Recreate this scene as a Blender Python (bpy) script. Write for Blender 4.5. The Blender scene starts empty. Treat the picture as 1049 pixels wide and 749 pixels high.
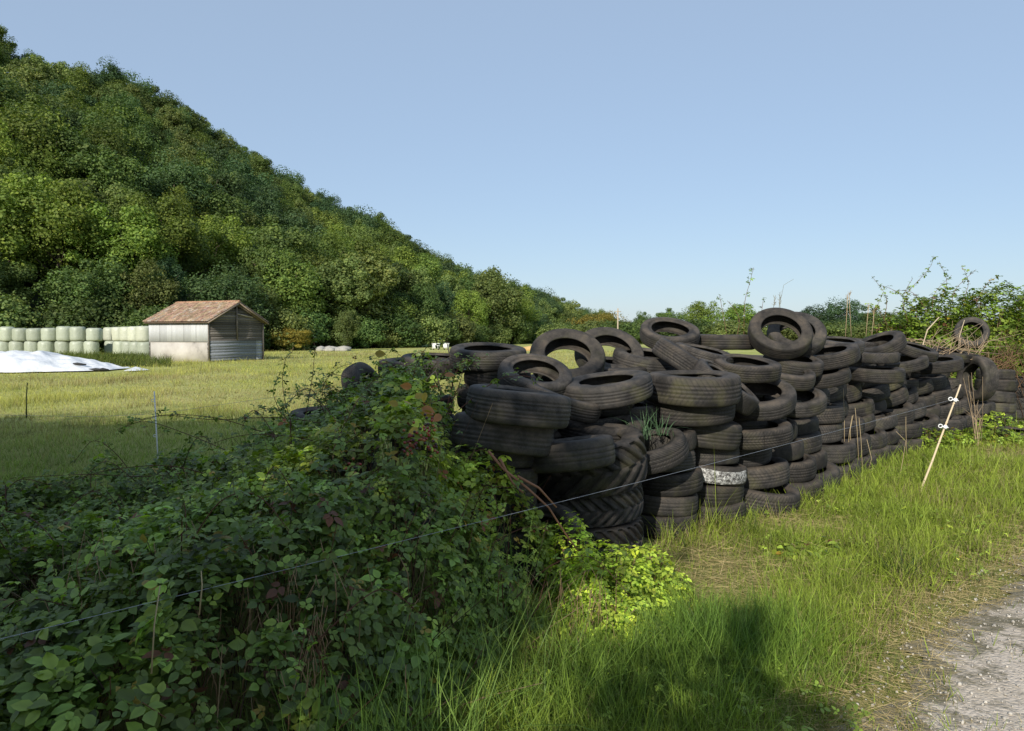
import bpy, bmesh, math, random
import numpy as np
from mathutils import Matrix, Vector, Euler

random.seed(7)
rng = np.random.default_rng(11)
S = bpy.context.scene
COL = S.collection
PI = math.pi
rad = math.radians

# ------------------------------------------------------------------ camera geometry
W0, H0, FPX, EYE = 1049.0, 749.0, 770.0, 1.7
PITCH = math.atan((374.5 - 343.0) / FPX)


def at(px, py, Y):
    """world point seen at photo pixel (px,py) at distance Y along the view"""
    dx = (px - 524.5) / FPX
    dz = -(py - 374.5) / FPX
    d = Vector((dx, math.cos(PITCH) + dz * math.sin(PITCH), -math.sin(PITCH) + dz * math.cos(PITCH)))
    return Vector((0, 0, EYE)) + d * (Y / d.y)


# ------------------------------------------------------------------ helpers
def link(o, parent=None):
    COL.objects.link(o)
    if parent is not None:
        o.parent = parent
    return o


def tag(o, label=None, cat=None, group=None, kind=None):
    if label: o['label'] = label
    if cat: o['category'] = cat
    if group: o['group'] = group
    if kind: o['kind'] = kind
    return o


def empty(name, loc=(0, 0, 0), rz=0):
    o = bpy.data.objects.new(name, None)
    o.empty_display_size = 0.2
    link(o)
    o.location = loc
    o.rotation_euler = (0, 0, rz)
    return o


def mesh_np(name, verts, polys, mat=None, col=None, smooth=False, uv=None):
    """verts (N,3); polys list of (M,k) int arrays; col (N,3) point colours"""
    me = bpy.data.meshes.new(name)
    verts = np.asarray(verts, dtype=np.float32)
    me.vertices.add(len(verts))
    me.vertices.foreach_set('co', verts.ravel())
    loops = np.concatenate([p.ravel() for p in polys]).astype(np.int32)
    tot = np.concatenate([np.full(len(p), p.shape[1], np.int32) for p in polys])
    start = np.concatenate([[0], np.cumsum(tot)[:-1]]).astype(np.int32)
    me.loops.add(len(loops))
    me.loops.foreach_set('vertex_index', loops)
    me.polygons.add(len(tot))
    me.polygons.foreach_set('loop_start', start)
    me.polygons.foreach_set('loop_total', tot)
    if smooth:
        me.polygons.foreach_set('use_smooth', np.ones(len(tot), bool))
    if col is not None:
        a = me.color_attributes.new('Col', 'FLOAT_COLOR', 'POINT')
        c = np.ones((len(verts), 4), np.float32)
        c[:, :3] = col
        a.data.foreach_set('color', c.ravel())
    if uv is not None:
        l = me.uv_layers.new(name='UVMap')
        l.data.foreach_set('uv', np.asarray(uv, np.float32)[loops].ravel())
    me.update(calc_edges=True)
    if mat: me.materials.append(mat)
    return me


def obj(name, me, parent=None):
    return link(bpy.data.objects.new(name, me), parent)


class MB:
    """collects boxes, tubes and quads into ONE mesh"""
    def __init__(s): s.v = []; s.f = {}; s.c = []; s.n = 0

    def add(s, verts, faces, col=(1, 1, 1)):
        verts = [tuple(v) for v in verts]
        s.v += verts
        s.c += [tuple(col)] * len(verts)
        for f in faces:
            s.f.setdefault(len(f), []).append([i + s.n for i in f])
        s.n += len(verts)

    def box(s, c, size, M=None, col=(1, 1, 1)):
        hx, hy, hz = [a / 2 for a in size]
        vs = [Vector((x * hx, y * hy, z * hz)) for x in (-1, 1) for y in (-1, 1) for z in (-1, 1)]
        if M is not None: vs = [M @ v for v in vs]
        vs = [v + Vector(c) for v in vs]
        s.add(vs, [(0, 1, 3, 2), (4, 6, 7, 5), (0, 4, 5, 1), (2, 3, 7, 6), (0, 2, 6, 4), (1, 5, 7, 3)], col)

    def tube(s, pts, r, n=6, col=(1, 1, 1), cap=True):
        pts = [Vector(p) for p in pts]
        rs = r if isinstance(r, (list, tuple)) else [r] * len(pts)
        rings = []
        for i, p in enumerate(pts):
            t = (pts[min(i + 1, len(pts) - 1)] - pts[max(i - 1, 0)]).normalized()
            a = t.cross(Vector((0.13, 0.31, 0.94)))
            if a.length < 0.1: a = t.cross(Vector((1, 0, 0)))
            a.normalize(); b = t.cross(a)
            rings.append([p + (a * math.cos(2 * PI * k / n) + b * math.sin(2 * PI * k / n)) * rs[i] for k in range(n)])
        vs = [v for rg in rings for v in rg]
        fs = []
        for i in range(len(pts) - 1):
            for k in range(n):
                fs.append((i * n + k, i * n + (k + 1) % n, (i + 1) * n + (k + 1) % n, (i + 1) * n + k))
        if cap:
            fs.append(tuple(range(n))[::-1]); fs.append(tuple((len(pts) - 1) * n + k for k in range(n)))
        s.add(vs, fs, col)

    def ico(s, c, r, col=(1, 1, 1), sc=(1, 1, 1)):
        t = (1 + 5 ** .5) / 2
        vs = [(-1, t, 0), (1, t, 0), (-1, -t, 0), (1, -t, 0), (0, -1, t), (0, 1, t), (0, -1, -t), (0, 1, -t), (t, 0, -1), (t, 0, 1), (-t, 0, -1), (-t, 0, 1)]
        fs = [(0, 11, 5), (0, 5, 1), (0, 1, 7), (0, 7, 10), (0, 10, 11), (1, 5, 9), (5, 11, 4), (11, 10, 2), (10, 7, 6), (7, 1, 8), (3, 9, 4), (3, 4, 2), (3, 2, 6), (3, 6, 8), (3, 8, 9), (4, 9, 5), (2, 4, 11), (6, 2, 10), (8, 6, 7), (9, 8, 1)]
        k = r / 1.9
        s.add([(c[0] + v[0] * k * sc[0], c[1] + v[1] * k * sc[1], c[2] + v[2] * k * sc[2]) for v in vs], fs, col)

    def build(s, name, mat, parent=None, smooth=False):
        polys = [np.array(a) for a in s.f.values()]
        return obj(name, mesh_np(name, np.array(s.v), polys, mat, np.array(s.c), smooth), parent)


def batch(tv, tfs, R, T, Sc, col, tcol=None):
    """instance template verts tv with rotations R(N,3,3), pos T, scale Sc(N,3) -> verts, polys, colours"""
    N, n = len(T), len(tv)
    v = np.einsum('nij,nkj->nki', R, tv[None] * Sc[:, None, :]) + T[:, None, :]
    off = (np.arange(N) * n)[:, None, None]
    polys = [(np.asarray(f)[None] + off).reshape(-1, np.asarray(f).shape[1]) for f in tfs]
    c = np.repeat(col[:, None, :], n, 1)
    if tcol is not None: c = c * np.asarray(tcol)[None, :, None]
    return v.reshape(-1, 3), polys, c.reshape(-1, 3)


def merge(parts):
    V, P, C, n = [], {}, [], 0
    for v, ps, c in parts:
        V.append(v); C.append(c)
        for p in ps: P.setdefault(p.shape[1], []).append(p + n)
        n += len(v)
    return np.concatenate(V), [np.concatenate(a) for a in P.values()], np.concatenate(C)


def frames(nrm, spin):
    """rotation matrices whose z axis is nrm"""
    z = nrm / np.linalg.norm(nrm, axis=1, keepdims=True)
    h = np.stack([np.cos(spin), np.sin(spin), np.zeros_like(spin)], 1)
    x = h - z * (h * z).sum(1, keepdims=True)
    l = np.linalg.norm(x, axis=1, keepdims=True); l[l < 1e-4] = 1
    x = x / l
    y = np.cross(z, x)
    return np.stack([x, y, z], 2)


def vnoise(x, y, seed=0):
    x = np.asarray(x, float); y = np.asarray(y, float)
    xi = np.floor(x).astype(np.int64); yi = np.floor(y).astype(np.int64)
    fx = x - xi; fy = y - yi
    fx = fx * fx * (3 - 2 * fx); fy = fy * fy * (3 - 2 * fy)
    def h(a, b):
        n = (a * 374761393 + b * 668265263 + seed * 982451653) & 0x7fffffff
        n = ((n ^ (n >> 13)) * 1274126177) & 0x7fffffff
        return ((n ^ (n >> 16)) & 0xffff) / 65535.0
    return (h(xi, yi) * (1 - fx) + h(xi + 1, yi) * fx) * (1 - fy) + (h(xi, yi + 1) * (1 - fx) + h(xi + 1, yi + 1) * fx) * fy


def fbm(x, y, seed=0):
    return .55 * vnoise(x, y, seed) + .3 * vnoise(x * 2.1 + 5, y * 2.1, seed + 1) + .15 * vnoise(x * 4.3, y * 4.3 + 9, seed + 2)


def sstep(a, b, x):
    t = np.clip((x - a) / (b - a), 0, 1)
    return t * t * (3 - 2 * t)


# ------------------------------------------------------------------ materials
def newmat(name):
    m = bpy.data.materials.new(name); m.use_nodes = True
    nt = m.node_tree; nt.nodes.clear()
    out = nt.nodes.new('ShaderNodeOutputMaterial')
    b = nt.nodes.new('ShaderNodeBsdfPrincipled')
    nt.links.new(b.outputs[0], out.inputs[0])
    return m, nt, b, out


def N(nt, t, **kw):
    n = nt.nodes.new(t)
    for k, v in kw.items():
        if k.startswith('i_'):
            key = k[2:]
            n.inputs[int(key) if key.isdigit() else key.replace('_', ' ')].default_value = v
        else: setattr(n, k, v)
    return n


def L(nt, a, b): nt.links.new(a, b)


def ramp(nt, fac, stops):
    r = nt.nodes.new('ShaderNodeValToRGB')
    els = r.color_ramp.elements
    while len(els) < len(stops): els.new(0.5)
    for e, (p, c) in zip(els, stops):
        e.position = p; e.color = (*c, 1) if len(c) == 3 else c
    L(nt, fac, r.inputs[0])
    return r.outputs[0]


def noise(nt, scale, detail=4, vec=None, rough=.55):
    n = N(nt, 'ShaderNodeTexNoise')
    n.inputs['Scale'].default_value = scale; n.inputs['Detail'].default_value = detail; n.inputs['Roughness'].default_value = rough
    if vec is not None: L(nt, vec, n.inputs['Vector'])
    return n.outputs[0]


def mix(nt, fac, a, b, mode='MIX'):
    n = nt.nodes.new('ShaderNodeMix'); n.data_type = 'RGBA'; n.blend_type = mode
    for sock, v in ((n.inputs[0], fac), (n.inputs[6], a), (n.inputs[7], b)):
        if hasattr(v, 'is_linked'): L(nt, v, sock)
        elif isinstance(v, (int, float)): sock.default_value = v
        else: sock.default_value = (*v, 1)
    return n.outputs[2]


def math_(nt, op, a, b=0.0, c=None):
    n = nt.nodes.new('ShaderNodeMath'); n.operation = op
    for i, v in enumerate((a, b) if c is None else (a, b, c)):
        if hasattr(v, 'is_linked'): L(nt, v, n.inputs[i])
        else: n.inputs[i].default_value = v
    return n.outputs[0]


def bump(nt, h, dist, strength=1.0, nrm=None):
    n = nt.nodes.new('ShaderNodeBump'); n.inputs['Distance'].default_value = dist; n.inputs['Strength'].default_value = strength
    L(nt, h, n.inputs['Height'])
    if nrm is not None: L(nt, nrm, n.inputs['Normal'])
    return n.outputs[0]


def leaf_mat(name, rough=.5, transl=.35, vary=.25, spec=.35, tmul=(1.3, 1.5, .5)):
    m, nt, b, out = newmat(name)
    a = N(nt, 'ShaderNodeAttribute', attribute_name='Col')
    oi = N(nt, 'ShaderNodeObjectInfo')
    hs = nt.nodes.new('ShaderNodeHueSaturation')
    mr = N(nt, 'ShaderNodeMapRange', i_3=1 - vary, i_4=1 + vary)
    L(nt, oi.outputs['Random'], mr.inputs[0])
    L(nt, mr.outputs[0], hs.inputs['Value'])
    r2 = math_(nt, 'FRACT', math_(nt, 'MULTIPLY', oi.outputs['Random'], 7.31))
    mh = N(nt, 'ShaderNodeMapRange', i_3=.5 - vary * .055, i_4=.5 + vary * .04)
    L(nt, r2, mh.inputs[0]); L(nt, mh.outputs[0], hs.inputs['Hue'])
    L(nt, a.outputs['Color'], hs.inputs['Color'])
    c = hs.outputs[0]
    L(nt, c, b.inputs['Base Color'])
    b.inputs['Roughness'].default_value = rough
    b.inputs['Specular IOR Level'].default_value = spec
    if transl > 0:
        t = nt.nodes.new('ShaderNodeBsdfTranslucent')
        tc = mix(nt, 1.0, c, tmul, 'MULTIPLY')
        L(nt, tc, t.inputs[0])
        ms = nt.nodes.new('ShaderNodeMixShader'); ms.inputs[0].default_value = transl
        L(nt, b.outputs[0], ms.inputs[1]); L(nt, t.outputs[0], ms.inputs[2]); L(nt, ms.outputs[0], out.inputs[0])
    return m


M = {}
M['tree_leaf'] = leaf_mat('tree_foliage', .6, .3, .30, .2)
M['leaf'] = leaf_mat('bramble_leaf', .45, .28, 0, .45)
M['grass'] = leaf_mat('grass_blade', .55, .3, 0, .25, (1.2, 1.25, .6))
M['stem'] = leaf_mat('dry_stem', .7, 0, 0, .2)


def simple(name, col, rough=.7, var=.25, scale=8, bumpd=0, spec=.3, detail=5):
    m, nt, b, out = newmat(name)
    tc = N(nt, 'ShaderNodeTexCoord')
    n = noise(nt, scale, detail, tc.outputs['Object'])
    c = mix(nt, n, [x * (1 - var) for x in col], [min(1, x * (1 + var)) for x in col])
    L(nt, c, b.inputs['Base Color'])
    b.inputs['Roughness'].default_value = rough; b.inputs['Specular IOR Level'].default_value = spec
    if bumpd:
        L(nt, bump(nt, n, bumpd), b.inputs['Normal'])
    return m


M['bark'] = simple('bark', (.12, .09, .065), .9, .4, 9, .02)


def rubber(name, moss=0.35, dust=1.0, skew=1.0):
    m, nt, b, out = newmat(name)
    uv = N(nt, 'ShaderNodeUVMap', uv_map='UVMap')
    sx = N(nt, 'ShaderNodeSeparateXYZ'); L(nt, uv.outputs[0], sx.inputs[0])
    u, v = sx.outputs[0], sx.outputs[1]
    tc = N(nt, 'ShaderNodeTexCoord'); oi = N(nt, 'ShaderNodeObjectInfo'); geo = N(nt, 'ShaderNodeNewGeometry')
    off = N(nt, 'ShaderNodeVectorMath', operation='ADD')
    rv = N(nt, 'ShaderNodeCombineXYZ')
    rs = math_(nt, 'MULTIPLY', oi.outputs['Random'], 40.0)
    L(nt, rs, rv.inputs[0]); L(nt, rs, rv.inputs[1])
    L(nt, tc.outputs['Object'], off.inputs[0]); L(nt, rv.outputs[0], off.inputs[1])
    P = off.outputs[0]
    n1 = noise(nt, 3.0, 5, P); n2 = noise(nt, 22, 4, P); n3 = noise(nt, 90, 2, P)
    # tread mask: v in 0..1 over the crown
    av = math_(nt, 'ABSOLUTE', math_(nt, 'SUBTRACT', v, .5))
    crown = math_(nt, 'LESS_THAN', av, .13)
    freq = math_(nt, 'ADD', 44.0, math_(nt, 'FLOOR', math_(nt, 'MULTIPLY', oi.outputs['Random'], 34.0)))
    ph = math_(nt, 'ADD', math_(nt, 'MULTIPLY', u, freq), math_(nt, 'MULTIPLY', av, 26.0 * skew))
    saw = math_(nt, 'FRACT', ph)
    sipe = math_(nt, 'GREATER_THAN', math_(nt, 'ADD', saw, math_(nt, 'MULTIPLY', n2, .2)), .36)
    wear = math_(nt, 'MULTIPLY', math_(nt, 'FRACT', math_(nt, 'MULTIPLY', oi.outputs['Random'], 29.7)), .9)
    h = math_(nt, 'MULTIPLY', math_(nt, 'MULTIPLY', math_(nt, 'SUBTRACT', 1.0, sipe), crown), wear)
    h = math_(nt, 'MULTIPLY', h, -1.0)
    ridge = math_(nt, 'SINE', math_(nt, 'MULTIPLY', v, 420.0))
    side = math_(nt, 'SUBTRACT', 1.0, math_(nt, 'LESS_THAN', av, .17))
    hr = math_(nt, 'MULTIPLY', math_(nt, 'MULTIPLY', ridge, side), .05)
    hh = math_(nt, 'ADD', math_(nt, 'ADD', h, hr), math_(nt, 'MULTIPLY', n2, .5))
    L(nt, bump(nt, hh, .008, .7), b.inputs['Normal'])
    # colour
    sz = N(nt, 'ShaderNodeSeparateXYZ'); L(nt, geo.outputs['Normal'], sz.inputs[0])
    up = N(nt, 'ShaderNodeMapRange', i_1=-.1, i_2=.9); L(nt, sz.outputs[2], up.inputs[0])
    base = mix(nt, n2, (.014, .0138, .0135), (.034, .032, .030))
    tone = N(nt, 'ShaderNodeMapRange', i_3=.45, i_4=1.7); L(nt, math_(nt, 'FRACT', math_(nt, 'MULTIPLY', oi.outputs['Random'], 17.3)), tone.inputs[0])
    base = mix(nt, 1.0, base, tone.outputs[0], 'MULTIPLY')
    brown = mix(nt, n3, (.065, .052, .041), (.125, .104, .084))
    df = math_(nt, 'MULTIPLY', math_(nt, 'ADD', math_(nt, 'MULTIPLY', up.outputs[0], .55), .12), math_(nt, 'MULTIPLY', n1, 1.55 * dust))
    c = mix(nt, df, base, brown)
    big = ramp(nt, noise(nt, 7, 6, P, .7), [(.36, (.42, .42, .42)), (.5, (.95, .95, .95)), (.66, (1.6, 1.5, 1.36))])
    c = mix(nt, 1.0, c, big, 'MULTIPLY')
    c = mix(nt, math_(nt, 'MULTIPLY', math_(nt, 'MULTIPLY', math_(nt, 'SUBTRACT', 1.0, sipe), crown), math_(nt, 'MULTIPLY', wear, .75)), c, (.012, .011, .011))
    mm = N(nt, 'ShaderNodeMapRange', i_1=.5, i_2=.8); L(nt, noise(nt, 4.5, 5, P), mm.inputs[0])
    low = math_(nt, 'SUBTRACT', 1.15, up.outputs[0])
    mf = math_(nt, 'MULTIPLY', math_(nt, 'MULTIPLY', mm.outputs[0], low), moss); mf.node.use_clamp = True
    c = mix(nt, mf, c, mix(nt, n3, (.06, .06, .022), (.14, .13, .05)))
    spk = math_(nt, 'GREATER_THAN', noise(nt, 160, 1, P), .77)
    c = mix(nt, math_(nt, 'MULTIPLY', spk, .35), c, (.3, .28, .24))
    L(nt, c, b.inputs['Base Color'])
    b.inputs['Roughness'].default_value = .74
    b.inputs['Specular IOR Level'].default_value = .32
    return m


M['rub'] = rubber('worn_rubber', .4, 1.0, 1.0)
M['rub2'] = rubber('dusty_rubber', .3, 1.25, -.6)
M['rubm'] = rubber('mossy_rubber', .8, 1.1, .5)

# ------------------------------------------------------------------ world, sun, camera
SUN_DIR = Vector((-.34, -.94, 0)).normalized()
SUN_EL = rad(26)
w = bpy.data.worlds.new('World'); S.world = w; w.use_nodes = True
nt = w.node_tree
bg = nt.nodes['Background']
sky = nt.nodes.new('ShaderNodeTexSky'); sky.sky_type = 'NISHITA'; sky.sun_disc = False
sky.sun_elevation = SUN_EL
sky.sun_rotation = math.atan2(SUN_DIR.x, SUN_DIR.y)
sky.altitude = 0; sky.air_density = 1.0; sky.dust_density = .5; sky.ozone_density = 3.0
nt.links.new(mix(nt, .66, sky.outputs[0], (2.95, 3.75, 4.85)), bg.inputs[0]); bg.inputs[1].default_value = .15
sl = bpy.data.lights.new('sun', 'SUN'); sl.energy = 5.0; sl.angle = rad(.55); sl.color = (1, .95, .85)
so = link(bpy.data.objects.new('sun', sl))
d = -(SUN_DIR * math.cos(SUN_EL) + Vector((0, 0, math.sin(SUN_EL))))
so.rotation_euler = d.to_track_quat('-Z', 'Y').to_euler()
so.location = (-20, -60, 40)
cam = bpy.data.cameras.new('camera'); co = link(bpy.data.objects.new('camera', cam)); S.camera = co
cam.sensor_width = 36; cam.lens = 36 * FPX / W0; cam.clip_start = .05; cam.clip_end = 9000
co.location = (0, 0, EYE); co.rotation_euler = (PI / 2 - PITCH, 0, 0)
S.view_settings.view_transform = 'Standard'; S.view_settings.look = 'None'; S.view_settings.exposure = 0
S.cycles.max_bounces = 6; S.cycles.transparent_max_bounces = 8; S.cycles.use_denoising = True

# ------------------------------------------------------------------ ground
def path_x(Y):          # left edge of the gravel path at distance Y
    return np.interp(Y, [-10, 0, 3.2, 4.06, 4.65, 5.3, 8, 14, 30], [-9, -1.1, 1.5, 2.2, 2.8, 3.55, 6.5, 12.8, 28.3])


def ground_z(x, y):
    """gentle relief of the ground (mostly flat; a low bank along the foot of the tyres)"""
    return .05 * (fbm(x * .45, y * .45, 3) - .5) * sstep(0, 2, np.abs(y) * 0 + 2) 


def ground_mesh():
    xs = np.concatenate([[-3000, -1200, -500, -250, -120, -70, -45], np.arange(-30, 30.01, .5), [45, 70, 120, 250, 500, 1200, 3000]])
    ys = np.concatenate([[-800, -200, -60, -25], np.arange(-12, 30.01, .5), [36, 44, 55, 70, 100, 150, 250, 500, 1000, 2000, 4000]])
    X, Y = np.meshgrid(xs, ys)
    Z = ground_z(X, Y)
    Z = np.where((np.abs(X) > 29) | (Y > 29), 0, Z)
    nx, ny = len(xs), len(ys)
    i = np.arange(nx * ny).reshape(ny, nx)
    q = np.stack([i[:-1, :-1], i[:-1, 1:], i[1:, 1:], i[1:, :-1]], -1).reshape(-1, 4)
    m, nt, b, out = newmat('meadow_ground')
    geo = N(nt, 'ShaderNodeNewGeometry'); P = geo.outputs['Position']
    n1 = noise(nt, .12, 6, P); n2 = noise(nt, 1.3, 6, P, .65); n3 = noise(nt, 14, 5, P, .7)
    green = mix(nt, n3, (.24, .28, .05), (.42, .45, .11))
    straw = mix(nt, n3, (.46, .42, .15), (.62, .56, .26))
    f = ramp(nt, math_(nt, 'ADD', math_(nt, 'MULTIPLY', n1, .6), math_(nt, 'MULTIPLY', n2, .4)), [(.40, (0, 0, 0)), (.62, (1, 1, 1))])
    mead = mix(nt, math_(nt, 'MULTIPLY', f, .85), green, straw)
    # near soil: brown earth and thatch under the standing grass
    sp = N(nt, 'ShaderNodeSeparateXYZ'); L(nt, P, sp.inputs[0])
    soil = mix(nt, n3, (.06, .05, .03), (.17, .14, .075))
    near = N(nt, 'ShaderNodeMapRange', i_1=9.0, i_2=16.0, i_3=1.0, i_4=0.0); L(nt, sp.outputs[1], near.inputs[0])
    c = mix(nt, near.outputs[0], mead, mix(nt, .45, soil, green))
    L(nt, c, b.inputs['Base Color']); b.inputs['Roughness'].default_value = .95; b.inputs['Specular IOR Level'].default_value = .1
    L(nt, bump(nt, math_(nt, 'ADD', n3, math_(nt, 'MULTIPLY', n2, 2.0)), .08, .7), b.inputs['Normal'])
    me = mesh_np('ground', np.stack([X, Y, Z], -1).reshape(-1, 3), [q], m, smooth=True)
    tag(obj('ground', me), kind='structure')


ground_mesh()


def path_mesh():
    ys = np.arange(-8, 29.9, .06)
    x0 = path_x(ys) + (fbm(ys * 1.7, ys * 0 + 2, 5) - .5) * .9 + (fbm(ys * 7, ys * 0 + 2, 6) - .5) * .25
    rows = []
    for k in range(14):
        t = k / 13
        x = x0 + t * 3.4
        yy = ys - t * 2.6
        rows.append(np.stack([x, yy, ground_z(x, yy) + .012 + .01 * math.sin(PI * t)], -1))
    V = np.stack(rows, 0)
    ec = np.repeat(np.minimum(np.arange(14) / 13 * 3.0, 1)[:, None], len(ys), 1).reshape(-1)[:, None] * np.ones(3)
    a, b_ = V.shape[:2]
    i = np.arange(a * b_).reshape(a, b_)
    q = np.stack([i[:-1, :-1], i[1:, :-1], i[1:, 1:], i[:-1, 1:]], -1).reshape(-1, 4)
    m, nt, b, out = newmat('gravel')
    geo = N(nt, 'ShaderNodeNewGeometry'); P = geo.outputs['Position']
    vo = N(nt, 'ShaderNodeTexVoronoi'); vo.inputs['Scale'].default_value = 55; L(nt, P, vo.inputs['Vector'])
    vo2 = N(nt, 'ShaderNodeTexVoronoi'); vo2.inputs['Scale'].default_value = 21; L(nt, P, vo2.inputs['Vector'])
    n1 = noise(nt, 2.2, 5, P); n2 = noise(nt, 60, 4, P)
    bw = N(nt, 'ShaderNodeRGBToBW'); L(nt, vo.outputs['Color'], bw.inputs[0])
    c = mix(nt, bw.outputs[0], (.42, .35, .275), (.68, .58, .47))
    c = mix(nt, ramp(nt, n1, [(.46, (0, 0, 0)), (.7, (.7, .7, .7))]), c, (.46, .37, .25))
    c = mix(nt, math_(nt, 'MULTIPLY', n2, .3), c, (.33, .28, .22))
    ea = N(nt, 'ShaderNodeAttribute', attribute_name='Col')
    ef = ramp(nt, math_(nt, 'ADD', ea.outputs['Fac'], math_(nt, 'MULTIPLY', math_(nt, 'SUBTRACT', noise(nt, 5, 6, P, .7), .5), 1.6)), [(.06, (1, 1, 1)), (.26, (0, 0, 0))])
    c = mix(nt, ef, c, mix(nt, n2, (.10, .085, .05), (.25, .21, .13)))
    L(nt, c, b.inputs['Base Color']); b.inputs['Roughness'].default_value = .9
    h = math_(nt, 'ADD', math_(nt, 'MULTIPLY', vo.outputs[0], -1.0), math_(nt, 'MULTIPLY', vo2.outputs[0], -.6))
    L(nt, bump(nt, math_(nt, 'ADD', h, n2), .007, .8), b.inputs['Normal'])
    tag(obj('gravel_path', mesh_np('gravel_path', V.reshape(-1, 3), [q], m, ec, smooth=True)), kind='structure')


path_mesh()

# ------------------------------------------------------------------ trees
PX_GREEN = np.array([[.050, .082, .018], [.066, .098, .020], [.042, .072, .020], [.085, .112, .026]]) * np.array([1.55, 1.55, 2.1])


def crown_verts(seed, nclump=56, leaves=210, ls=.28, hgt=10.0, wid=3.6, low=.18, tint=(1, 1, 1)):
    r = np.random.default_rng(seed)
    base = PX_GREEN[seed % 4] * np.array(tint)
    V = []
    # clump centres over an uneven envelope
    th = r.uniform(0, 2 * PI, nclump); u = r.uniform(-.95, 1, nclump)
    rr = np.sqrt(1 - u ** 2)
    lob = 1 + .22 * np.sin(th * 3 + seed) + .15 * np.sin(th * 5 + seed * 2)
    depth = r.uniform(.5, 1.06, nclump)
    c = np.stack([rr * np.cos(th) * wid * lob * depth, rr * np.sin(th) * wid * lob * depth,
                  hgt * (low + (1 - low) * (.5 + .46 * u * depth))], 1)
    c += r.normal(0, .25, c.shape)
    cr = r.uniform(.6, 1.65, nclump) * wid / 3.6
    ctint = r.uniform(.78, 1.22, nclump)
    n = nclump * leaves
    ci = np.repeat(np.arange(nclump), leaves)
    dv = r.normal(0, 1, (n, 3)); dv /= np.linalg.norm(dv, axis=1, keepdims=True)
    dv[:, 2] = dv[:, 2] * .9 + .1
    rad_ = r.uniform(.45, 1.1, n) ** .5 * r.uniform(.9, 1.25, n)
    pos = c[ci] + dv * (cr[ci] * rad_)[:, None] * np.array([1, 1, .9])
    nrm = dv + r.normal(0, .45, (n, 3)) + np.array([0, 0, .35])
    R = frames(nrm, r.uniform(0, 2 * PI, n))
    sc = np.repeat((r.uniform(.6, 1.3, n) * ls)[:, None], 3, 1)
    tv = np.array([[-.5, 0, 0], [0, -.38, .06], [.55, 0, -.05], [0, .38, .06]])
    jit = r.uniform(.8, 1.2, n)
    yl = r.uniform(0, 1, n) ** 3
    col = base[None] * (ctint[ci] * jit)[:, None]
    col = col * (1 + yl[:, None] * np.array([.6, .35, .1]))
    return batch(tv, [np.array([[0, 1, 2, 3]])], R, pos, sc, col)


def crown_mesh(name, seed, **kw):
    v, p, c = crown_verts(seed, **kw)
    return mesh_np(name, v, p, M['tree_leaf'], c)


def trunk_mesh(seed, hgt=10.0, wid=3.6):
    r = random.Random(seed)
    mb = MB()
    lean = (r.uniform(-.3, .3), r.uniform(-.3, .3))
    pts = [(lean[0] * t * t, lean[1] * t * t, hgt * .78 * t) for t in (0, .1, .3, .55, .8, 1)]
    mb.tube(pts, [.28, .2, .17, .13, .08, .03], 7)
    for k in range(7):
        t = .25 + .09 * k
        a = r.uniform(0, 2 * PI); z = hgt * .78 * t
        l = wid * r.uniform(.5, .8)
        p0 = Vector((lean[0] * t * t, lean[1] * t * t, z))
        p1 = p0 + Vector((math.cos(a) * l * .5, math.sin(a) * l * .5, l * .35))
        p2 = p0 + Vector((math.cos(a) * l, math.sin(a) * l, l * .8))
        mb.tube([p0, p1, p2], [.09, .055, .02], 5)
    o = mb.build('trunk', M['bark'])
    me = o.data
    bpy.data.objects.remove(o)
    return me


NV = 8
CROWNS, TRUNKS = [], []
specs = [dict(wid=3.6, low=.16), dict(wid=4.2, low=.2, nclump=60), dict(wid=3.0, low=.12), dict(wid=3.8, low=.22, leaves=230),
         dict(wid=3.3, low=.1, tint=(1.15, 1.1, .9)), dict(wid=4.0, low=.15, tint=(.85, .9, 1.05)), dict(wid=2.7, low=.1), dict(wid=3.7, low=.2, tint=(1.35, 1.2, .9))]
for i, sp in enumerate(specs):
    CROWNS.append(crown_mesh('tree_crown', 21 + i, **sp))
    TRUNKS.append(trunk_mesh(31 + i, 10.0, sp['wid']))
BUSHY = [crown_mesh('shrub_crown', 95 + q, wid=6.5, low=-.05, nclump=60, leaves=170, ls=.6, tint=(1, 1, 1)) for q in range(2)]
AUTUMN = crown_mesh('tree_crown_autumn', 91, wid=4.6, low=.12, tint=(2.0, 1.25, .9))
LIGHT = crown_mesh('tree_crown_light', 92, wid=3.9, low=.1, tint=(1.75, 1.55, 1.0))


def tree(name, x, y, z, h, label, group=None, v=0, crown=None, wx=1.0, cat='tree'):
    t = empty(name, (x, y, z), random.uniform(0, 6.28))
    s = h / 10.0
    t.scale = (s * wx, s * wx, s)
    tag(t, label, cat, group)
    obj('crown', crown or CROWNS[v], t)
    obj('trunk', TRUNKS[v % NV], t)
    return t


# hillside -----------------------------------------------------------------
# ridge and foot as plan polylines; the slope is lofted between them
ridge_px = [(-500, -230, 120), (-300, -120, 130), (-150, -45, 140), (0, 33, 150), (100, 68, 165), (200, 123, 185), (300, 190, 215), (400, 234, 260),
            (430, 260, 285), (500, 289, 340), (560, 305, 410), (600, 331, 480), (625, 342, 560)]
TREEH = 8.5
ridge = []
for px, py, Y in ridge_px:
    p = at(px, py, Y); ridge.append(Vector((p.x, p.y, max(p.z - TREEH, .5))))
foot_px = [(-500, 52), (-300, 55), (-150, 58), (0, 66), (100, 70), (200, 72), (300, 84), (400, 98), (430, 104), (500, 125), (560, 160), (600, 230), (625, 330)]
foot = [Vector(((px - 524.5) / FPX * Y, Y, 0)) for px, Y in foot_px]


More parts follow.
